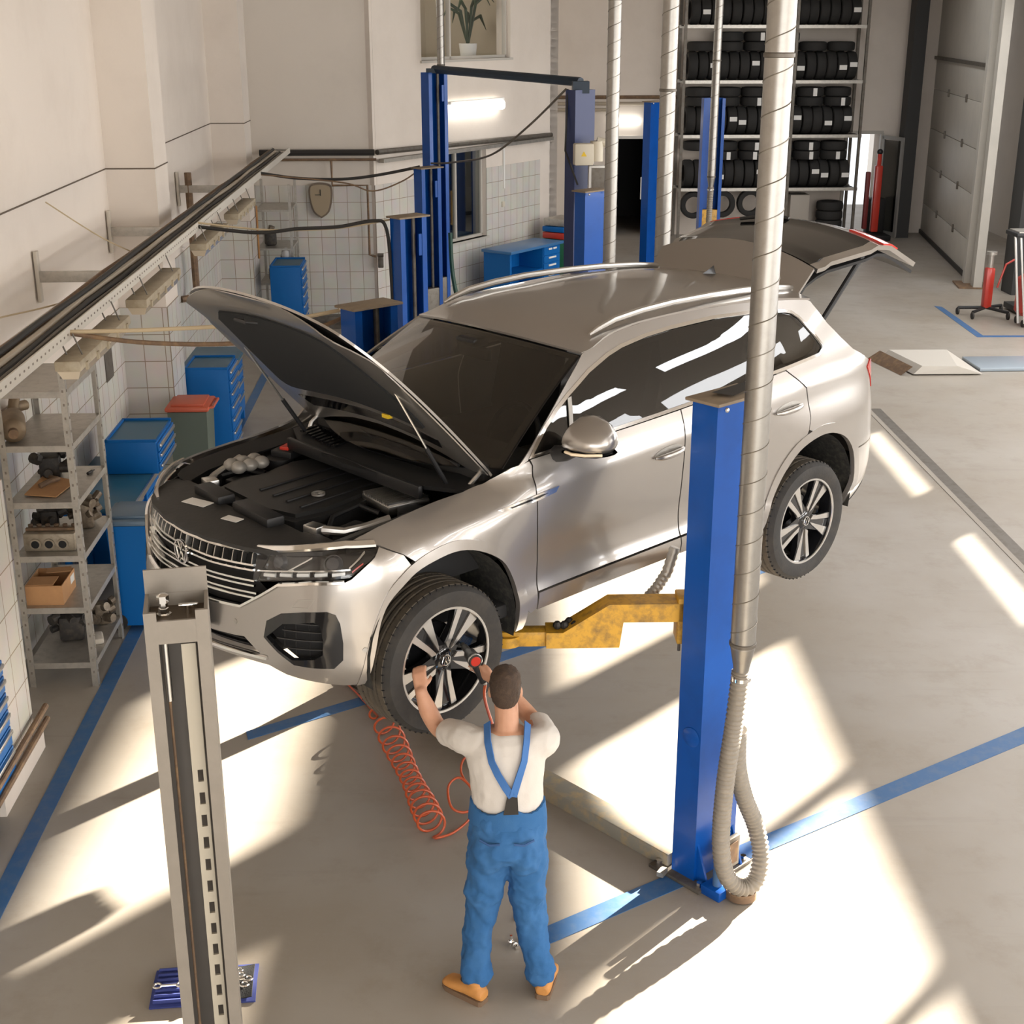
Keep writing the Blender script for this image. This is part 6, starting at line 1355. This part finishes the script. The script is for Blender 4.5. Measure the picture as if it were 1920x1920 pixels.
sf = rthing('shelf_unit', 'narrow steel shelf in the far corner under the clock wall', 'shelf', -2.72, 22.45)
for z in (.3, .85, 1.4, 2.0):
    m = MB(); m.box((0, 0, z), (.55, .90, .03)); m.build('shelf_board', M_steel, sf, 0)
for sx_ in (-1, 1):
    for sy in (-1, 1): m = MB(); m.box((sx_*.27, sy*.44, 1.2), (.04, .04, 2.4)); m.build('upright', M_steel, sf, 0)
for x, y, z, s_, lb in ((-.1, -.1, 1.42, .20, 'dark part on the upper shelf in the far corner'), (.05, .1, .87, .26, 'grey part on the middle shelf in the far corner'), (-.05, -.2, .87, .2, 'brown part on the middle shelf in the far corner')):
    r_ = rthing('machine_part', lb, 'machine part', -2.72+x, 22.45+y, z)
    m = MB(); m.box((0, 0, s_/2), (s_*.9, s_*.8, s_), .3, bev=.03); m.build('casting', M_engd if 'dark' in lb else M_eng, r_); m = MB(); m.cyl((0, 0, s_), (.03, 0, s_+.1), .05, 10); m.build('fitting', M_eng, r_)
m = MB(); m.ball((-2.55, 22.05, 1.30), (.08, .06, .13), 10); room(m, 'plastic_bag', mat('bag', (.62, .62, .62), .4), label='small white bag hanging from the far corner shelf', cat='bag')
m = MB(); m.box((-2.895, 21.45, 1.75), (.02, .09, .80), bev=.008); room(m, 'wooden_board', mat('wood_orange', (.40, .19, .06), .5), label='narrow orange wooden board hanging on the farthest pier', cat='board')
m = MB(); m.box((-2.0, 22.9, .08), (1.9, .22, .16), bev=.01); m.box((-2.0, 22.7, .03), (2.0, .3, .06)); room(m, 'wall_plinth', M_steel_d, label='dark plinth along the foot of the back wall', cat='plinth')
# ---------------------------------------------------------------- bench by the angled wall, cabinets behind it
bb = rthing('workbench', 'blue workbench with drawers by the angled wall right of the office window', 'workbench', 1.40, 25.25, 0, math.radians(52))
m = MB(); m.box((0, 0, .93), (1.70, .66, .05), bev=.005); m.build('worktop', mat('bench_top_blue', (.045, .16, .36), .3), bb)
m = MB(); m.box((.52, .02, .48), (.56, .58, .84), bev=.005); cb_ = m.build('cabinet_body', M_blue2, bb)
zz_ = [.08, .42, .60, .74, .90]
for i in range(4):
    m = MB(); m.box((.52, -.275, (zz_[i]+zz_[i+1])/2), (.52, .02, zz_[i+1]-zz_[i]-.012)); d = m.build('drawer', M_blue2, bb)
    for xx in ((.45, .60) if i == 3 else (.52,)): m = MB(); m.box((xx, -.295, zz_[i+1]-.05), (.11 if i == 3 else .24, .02, .035), bev=.008); m.build('drawer_handle', M_white, d)
m = MB(); m.box((-.78, .02, .48), (.05, .58, .84)); m.box((-.05, .28, .48), (1.5, .03, .84)); m.box((-.10, .02, .50), (1.3, .56, .03)); m.box((-.10, .02, .10), (1.3, .56, .03)); m.build('open_compartment', M_blue2, bb)
m = MB(); m.box((2.25, 26.9, .42), (.70, .55, .84), math.radians(52), bev=.01); room(m, 'cabinet', M_green, label='dark green cabinet behind the blue bench by the angled wall', cat='cabinet')
m = MB(); m.box((2.25, 26.9, .91), (.66, .5, .12), math.radians(52), bev=.02); room(m, 'case', M_redp, label='red case lying on the green cabinet', cat='case')
m = MB(); m.box((2.25, 26.9, 1.03), (.68, .5, .10), math.radians(52), bev=.02); room(m, 'case', M_blue2, label='blue case in the middle of the stack on the green cabinet', cat='case')
m = MB(); m.box((2.25, 26.9, 1.16), (.62, .48, .14), math.radians(52), bev=.02); room(m, 'case', M_steel, label='grey case on top of the stack on the green cabinet', cat='case')
tt_ = rthing('trolley', 'dark blue trolley with a dirty top beside the spiral ducts', 'trolley', 3.0, 22.6)
m = MB(); m.box((0, 0, .78), (.80, .55, .05), bev=.01); m.box((0, 0, .40), (.70, .48, .70), bev=.01); [m.cyl((a_, b_, 0), (a_, b_, .06), .04, 10) for a_ in (-.3, .3) for b_ in (-.2, .2)]; m.build('trolley_body', mat('navy', (.02, .04, .12), .5), tt_); m = MB(); m.box((.05, 0, .82), (.5, .4, .03), .3); m.build('dirty_top', M_dusty, tt_)
# ---------------------------------------------------------------- tyre rack
TRX = (5.40, 9.50); RY0, RY1 = 32.15, 32.85
rk = rthing('tyre_rack', 'tall steel rack full of tyres against the far wall', 'rack', 7.45, 32.5)
for z in (1.14, 2.33, 3.52, 4.70):
    for yy in (-.33, .33): m = MB(); m.box((0, yy, z), (4.2, .05, .07)); m.build('rack_beam', M_steel, rk, 0)
for z in (1.19, 2.38, 3.57, 4.75): m = MB(); m.box((0, 0, z-.03), (4.1, .62, .02)); m.build('rack_gap_shade', M_cable, rk, 0)  # near-black boards added to darken the gaps between tyre rows
for x in (-2.06, .45, 2.05):
    for yy in (-.35, .35): m = MB(); m.box((x, yy, 3.0), (.06, .06, 6.0)); m.build('rack_upright', M_steel_d, rk, 0)
def tyre_mb(R, w, M):
    m = MB(); h = w/2; m.lathe([(R*.62, -h*.8), (R*.80, -h), (R*.95, -h*.88), (R, -h*.55), (R, h*.55), (R*.95, h*.88), (R*.80, h), (R*.62, h*.8)], 26, M, close=True); return m
M_tyre = mat('stock_tyre', (.022, .021, .020), .8)
up = tyre_mb(.31, .225, Matrix.Rotation(PI/2, 4, 'Y')).build('tyre', M_tyre); lie = tyre_mb(.31, .205, Matrix.Identity(4)).build('tyre', M_tyre)
stick = MB().box((0, -.314, .10), (.17, .006, .10)).build('paper_label', M_white, up, 0); stick2 = MB().box((.04, -.312, 0), (.09, .006, .17)).build('paper_label', M_white, lie, 0)
rng = random.Random(11); first = {}
LV = {0: 'lowest', 1: 'second', 2: 'third', 3: 'top'}
def put(kind, lab, x, y, z, tilt, grp, label):
    src, st = (up, stick) if kind == 'up' else (lie, stick2)
    o = src.copy(); COL.objects.link(o); o.location = rp(x, y, z); o.rotation_euler = (tilt, 0, RA + rng.uniform(-.05, .05))
    tag(o, label, 'tyre', grp)
    if lab:
        c = st.copy(); COL.objects.link(c); c.parent = o; c.location = (0, 0, rng.uniform(-.12, .05) if kind == 'up' else 0)
        if kind == 'up': c.location = (0, .0, rng.uniform(-.16, -.02))
for li, z in enumerate((1.14, 2.33, 3.52, 4.70)):
    x = TRX[0] + .20
    nm = ['lowest', 'second lowest', 'second highest', 'highest'][li]
    while x < TRX[1] - .12:
        if abs(x - 7.9) < .1: x += .10
        lab = rng.random() < .42
        put('up', lab, x, 32.46 + rng.uniform(-.04, .04), z + .345, 0, 'upright tyres on the %s rack shelf%s' % (nm, ', labelled' if lab else ''), ('upright tyre with a white label on the %s visible rack shelf' if lab else 'plain black upright tyre on the %s visible rack shelf') % nm)
        x += .235
    x = TRX[0] + .40
    while x < TRX[1] - .3 and li < 3:
        for k in range(2):
            if rng.random() < .12: continue
            lab = rng.random() < .3
            put('lie', lab, x, 32.46 + rng.uniform(-.03, .03), z + .345 + .31 + .105 + .208*k, 0, 'flat tyres above the %s rack shelf%s' % (nm, ', labelled' if lab else ''), ('tyre lying flat with a white label above the %s visible rack shelf row' if lab else 'plain tyre lying flat above the %s visible rack shelf row') % nm)
        x += .64
for i, x in enumerate((5.75, 6.42, 7.08)):      # tyres hung under the lowest beam, seen side-on
    o = tyre_mb(.31, .2, Matrix.Rotation(PI/2, 4, 'X')).build('tyre', M_tyre); o.location = rp(x, 32.3, .78 + .02*i); o.rotation_euler[2] = RA; tag(o, ['tyre hung side-on under the rack, leftmost of three', 'tyre hung side-on under the rack, middle of three', 'tyre hung side-on under the rack, rightmost of three'][i], 'tyre')
for k in range(4):
    o = lie.copy(); COL.objects.link(o); o.location = rp(9.0, 32.4, .11 + .21*k); o.rotation_euler[2] = RA; tag(o, 'tyre in the floor stack under the right end of the rack', 'tyre', 'floor stack of tyres under the rack')
o = None
for src in (stick, stick2, up, lie): bpy.data.objects.remove(src)
m = MB(); m.box((8.25, 32.5, .5), (.45, .5, 1.0), bev=.01); room(m, 'locker', mat('locker', (.42, .38, .33), .6), label='pale locker under the tyre rack behind the main duct', cat='locker')
# ---------------------------------------------------------------- right side: service equipment
rj = rthing('workshop_jack', 'red upright jack standing in the bright doorway right of the tyre rack', 'jack', 9.92, 31.85)
m = MB(); m.box((0, 0, .95), (.16, .16, 1.5), bev=.02); m.cyl((0, 0, 1.7), (0, 0, 2.0), .05, 10); m.build('jack_column', M_redp, rj)
m = MB(); m.box((-.2, .1, .9), (.10, .12, 1.3), bev=.02); m.build('side_column', mat('dark_red', (.16, .02, .02), .5), rj)
m = MB(); m.box((0, 0, .08), (.7, .5, .12), bev=.02); m.ball((0, 0, 2.0), .07, 10); m.build('jack_base', M_black, rj)
m = MB(); m.box((10.12, 32.5, .45), (.4, .36, .9), bev=.05); room(m, 'drum', M_black, label='dark bulky machine beside the red jack in the doorway', cat='machine')
od_ = rthing('oil_drainer', 'red oil drainer tank with a chrome frame at the right edge', 'oil drainer', 9.75, 22.3)
m = MB(); ring_loft(m, [(0, 0, .18, .22, .22, .7), (0, 0, .24, .27, .27, .7), (0, 0, .78, .27, .27, .7), (0, 0, .84, .20, .20, .7)], 24); m.build('tank', M_redp, od_)
m = MB(); m.box((.05, -.272, .72), (.18, .006, .10)); m.build('tank_sticker', M_white, od_)
m = MB(); m.cyl((.05, .05, .84), (.05, .05, 1.35), .13, 18); m.build('glass_cylinder', mat('smoked_cylinder', (.10, .085, .06), .15), od_)
m = MB(); m.tube([(-.34, -.30, .10), (-.52, -.20, 1.52)], .022, 8); m.tube([(-.25, -.34, .10), (-.43, -.22, 1.50)], .018, 8); m.build('chrome_frame', M_alu, od_)
m = MB(); m.box((0, -.1, 1.54), (1.1, .50, .07), bev=.02); tp_ = m.build('drain_tray', M_black, od_); m = MB(); m.box((0, -.1, 1.585), (1.0, .42, .02)); m.build('tray_rim', M_steel, tp_)
m = MB(); m.cyl((.30, 0, .9), (.30, 0, 1.5), .02, 8); m.tube(catm([(.1, .1, 1.3), (.3, .2, 1.4), (.4, 0, 1.2)], 5), .018, 8); m.build('hose', M_cable, od_)
for a in range(4):
    m = MB(); m.cyl((.25*math.cos(a*PI/2+.7)-.02, .25*math.sin(a*PI/2+.7), .06), (.25*math.cos(a*PI/2+.7)+.02, .25*math.sin(a*PI/2+.7), .06), .06, 12); m.cyl((.25*math.cos(a*PI/2+.7), .25*math.sin(a*PI/2+.7), .06), (.2*math.cos(a*PI/2+.7), .2*math.sin(a*PI/2+.7), .22), .02, 8); m.build('castor', M_rubber, od_)
tj = rthing('transmission_jack', 'narrow red transmission jack on black spread legs left of the oil drainer', 'jack', 9.30, 23.15)
m = MB(); m.box((0, 0, .48), (.15, .15, .70), bev=.03); m.build('jack_column', M_redp, tj); m = MB(); m.cyl((0, 0, .83), (0, 0, 1.05), .045, 12); m.cyl((0, 0, 1.05), (0, 0, 1.10), .09, 14); m.build('jack_ram', M_steel, tj)
for a in (2.9, -2.4, -1.0, .6):
    m = MB(); m.tube([(0, 0, .14), (.46*math.cos(a), .46*math.sin(a), .12)], .028, 8); l = m.build('leg', M_black, tj); m = MB(); m.cyl((.46*math.cos(a)-.015, .46*math.sin(a), .06), (.46*math.cos(a)+.015, .46*math.sin(a), .06), .06, 12); m.cyl((.46*math.cos(a), .46*math.sin(a), .06), (.46*math.cos(a), .46*math.sin(a), .13), .015, 6); m.build('castor', M_rubber, l)
m = MB(); m.tube([(.12, -.1, .5), (.22, -.12, .9), (.36, -.12, .98)], .018, 8); m.build('handle', M_redp, tj)
gc = rthing('engine_hoist', 'dark hoist frame behind the red oil drainer', 'hoist', 10.3, 23.6)
m = MB(); m.box((0, 0, .95), (.12, .12, 1.9), bev=.01); m.box((0, -.2, .08), (.9, .7, .10), bev=.01); m.build('frame', M_cable, gc)
# ramps of the floor pit lift
rmp = rthing('ramp', 'pale steel ramp plate lying on the floor beyond the car', 'ramp', 7.05, 19.45)
m = MB(); m.add([(-.55, .55, .02), (-.38, -.50, .02), (.62, -.52, .02), (.62, .52, .02), (-.42, .55, .14), (-.26, -.50, .14), (.24, -.52, .14), (.45, .52, .14)], [(3, 2, 1, 0), (4, 5, 6, 7), (0, 1, 5, 4), (1, 2, 6, 5), (2, 3, 7, 6), (3, 0, 4, 7)]); rp_ = m.build('ramp_plate', mat('ramp_paint', (.50, .47, .42), .5), rmp, 0, merge=True)
m = MB(); m.add([(-.75, .55, .004), (-.56, -.50, .004), (-.40, -.50, .13), (-.56, .55, .13)], [(0, 1, 2, 3)]); m.build('ramp_flap', M_rust, rmp, 0)
pl_ = rthing('floor_lift', 'flat blue-grey scissor lift plates set in the floor at the right edge', 'car lift', 9.2, 19.5)
for k in range(2): m = MB(); m.box((-.75+1.5*k, 0, .03), (1.48, .74, .05), bev=.005); m.build('platform', mat('plate_bluegrey', (.30, .35, .40), .4, .3), pl_)
m = MB(); m.box((.35, .08, .09), (.5, .06, .06), bev=.01); m.box((.45, -.10, .09), (.5, .10, .06), bev=.01); m.build('red_pads', M_redp, pl_)
# ---------------------------------------------------------------- small things on the floor
tr_ = rthing('tool_roll', 'blue fabric tool roll of spanners spread on the floor behind the grey lift column', 'tool roll', -1.33, 6.03, 0, .06)
m = MB(); m.grid(lambda u, v: (-.27+.54*u, -.15+.30*v, .012 + .008*math.sin(u*9)*math.sin(v*3.1) + .010*math.sin(v*3.14)), 14, 8, thick=.010, flip=False); m.build('fabric', mat('roll_blue', (.030, .045, .20), .75), tr_)
m = MB(); m.grid(lambda u, v: (.02+.23*u, -.13+.26*v, .024 + .006*math.sin(u*7) + .012*math.sin(v*3.14)), 8, 8, thick=.006, flip=False); m.build('lining', M_fabric, tr_)
for k in range(7):
    m = MB(); m.tube([(-.26+.03*k if False else -.25, -.13+.042*k, .032), (-.03, -.13+.042*k, .034)], .010, 6); m.build('pocket_seam', mat('roll_blue', (.030, .045, .20), .75), tr_)
def spanner(x0, y0, x1, y1, s, label):
    t = rthing('spanner', label, 'spanner', -1.33, 6.03, 0, .06)
    a, b = Vector((x0, y0, .052)), Vector((x1, y1, .052)); m = MB(); m.tube([a, b], .0065*s, 8); d = (b-a).normalized(); m.tube([b + Vector((math.cos(k)*.016*s, math.sin(k)*.016*s, 0)) + d*.016*s for k in np.linspace(0, 2*PI, 15)[:-1]], .0055*s, 6, True); m.tube([a + Vector((math.cos(k)*.014*s, math.sin(k)*.014*s, 0)) - d*.014*s for k in np.linspace(math.atan2(d.y, d.x)+PI+.8, math.atan2(d.y, d.x)+3*PI-.8, 10)], .0055*s, 6); m.build('spanner_body', M_chrome, t)
for k, (x0, y0, x1, y1, s, w_) in enumerate(((.05, .085, .11, .090, .9, 'smallest spanner, farthest in the tool roll'), (.05, .045, .16, .055, 1.0, 'second spanner from the far edge of the tool roll'), (.04, .005, .17, .015, 1.1, 'middle spanner of the tool roll'), (.05, -.035, .21, -.020, 1.2, 'long spanner next to the largest in the tool roll'), (.03, -.085, .19, -.065, 1.3, 'largest spanner, nearest in the tool roll'), (-.14, -.03, -.22, -.03, 1.2, 'lone spanner sticking out left of the grey column'))): spanner(x0, y0, x1, y1, s, w_)
for i, (x, y, rz_, lb) in enumerate(((-.005, 6.315, .3, 'lug bolt standing left in the small cluster by the right trouser leg'), (.055, 6.345, 1.2, 'lug bolt standing right in the small cluster by the right trouser leg'), (.03, 6.27, 2.0, 'lug bolt lying nearest the camera in the small cluster'), (.02, 6.52, .9, 'single lug bolt lying behind the cluster'))):
    t = empty('lug_bolt', lb, 'bolt', (x, y, .014), rz_)
    m = MB(); m.lathe([(0, 0), (.013, 0), (.013, .022), (.017, .024), (.013, .032), (.0075, .034), (.0075, .06), (0, .06)], 8, Matrix.Rotation(PI/2, 4, 'Y') if i > 1 else T4(0, 0, -.014)); m.build('bolt_body', M_chrome, t)
st = MB(); rs = random.Random(4)
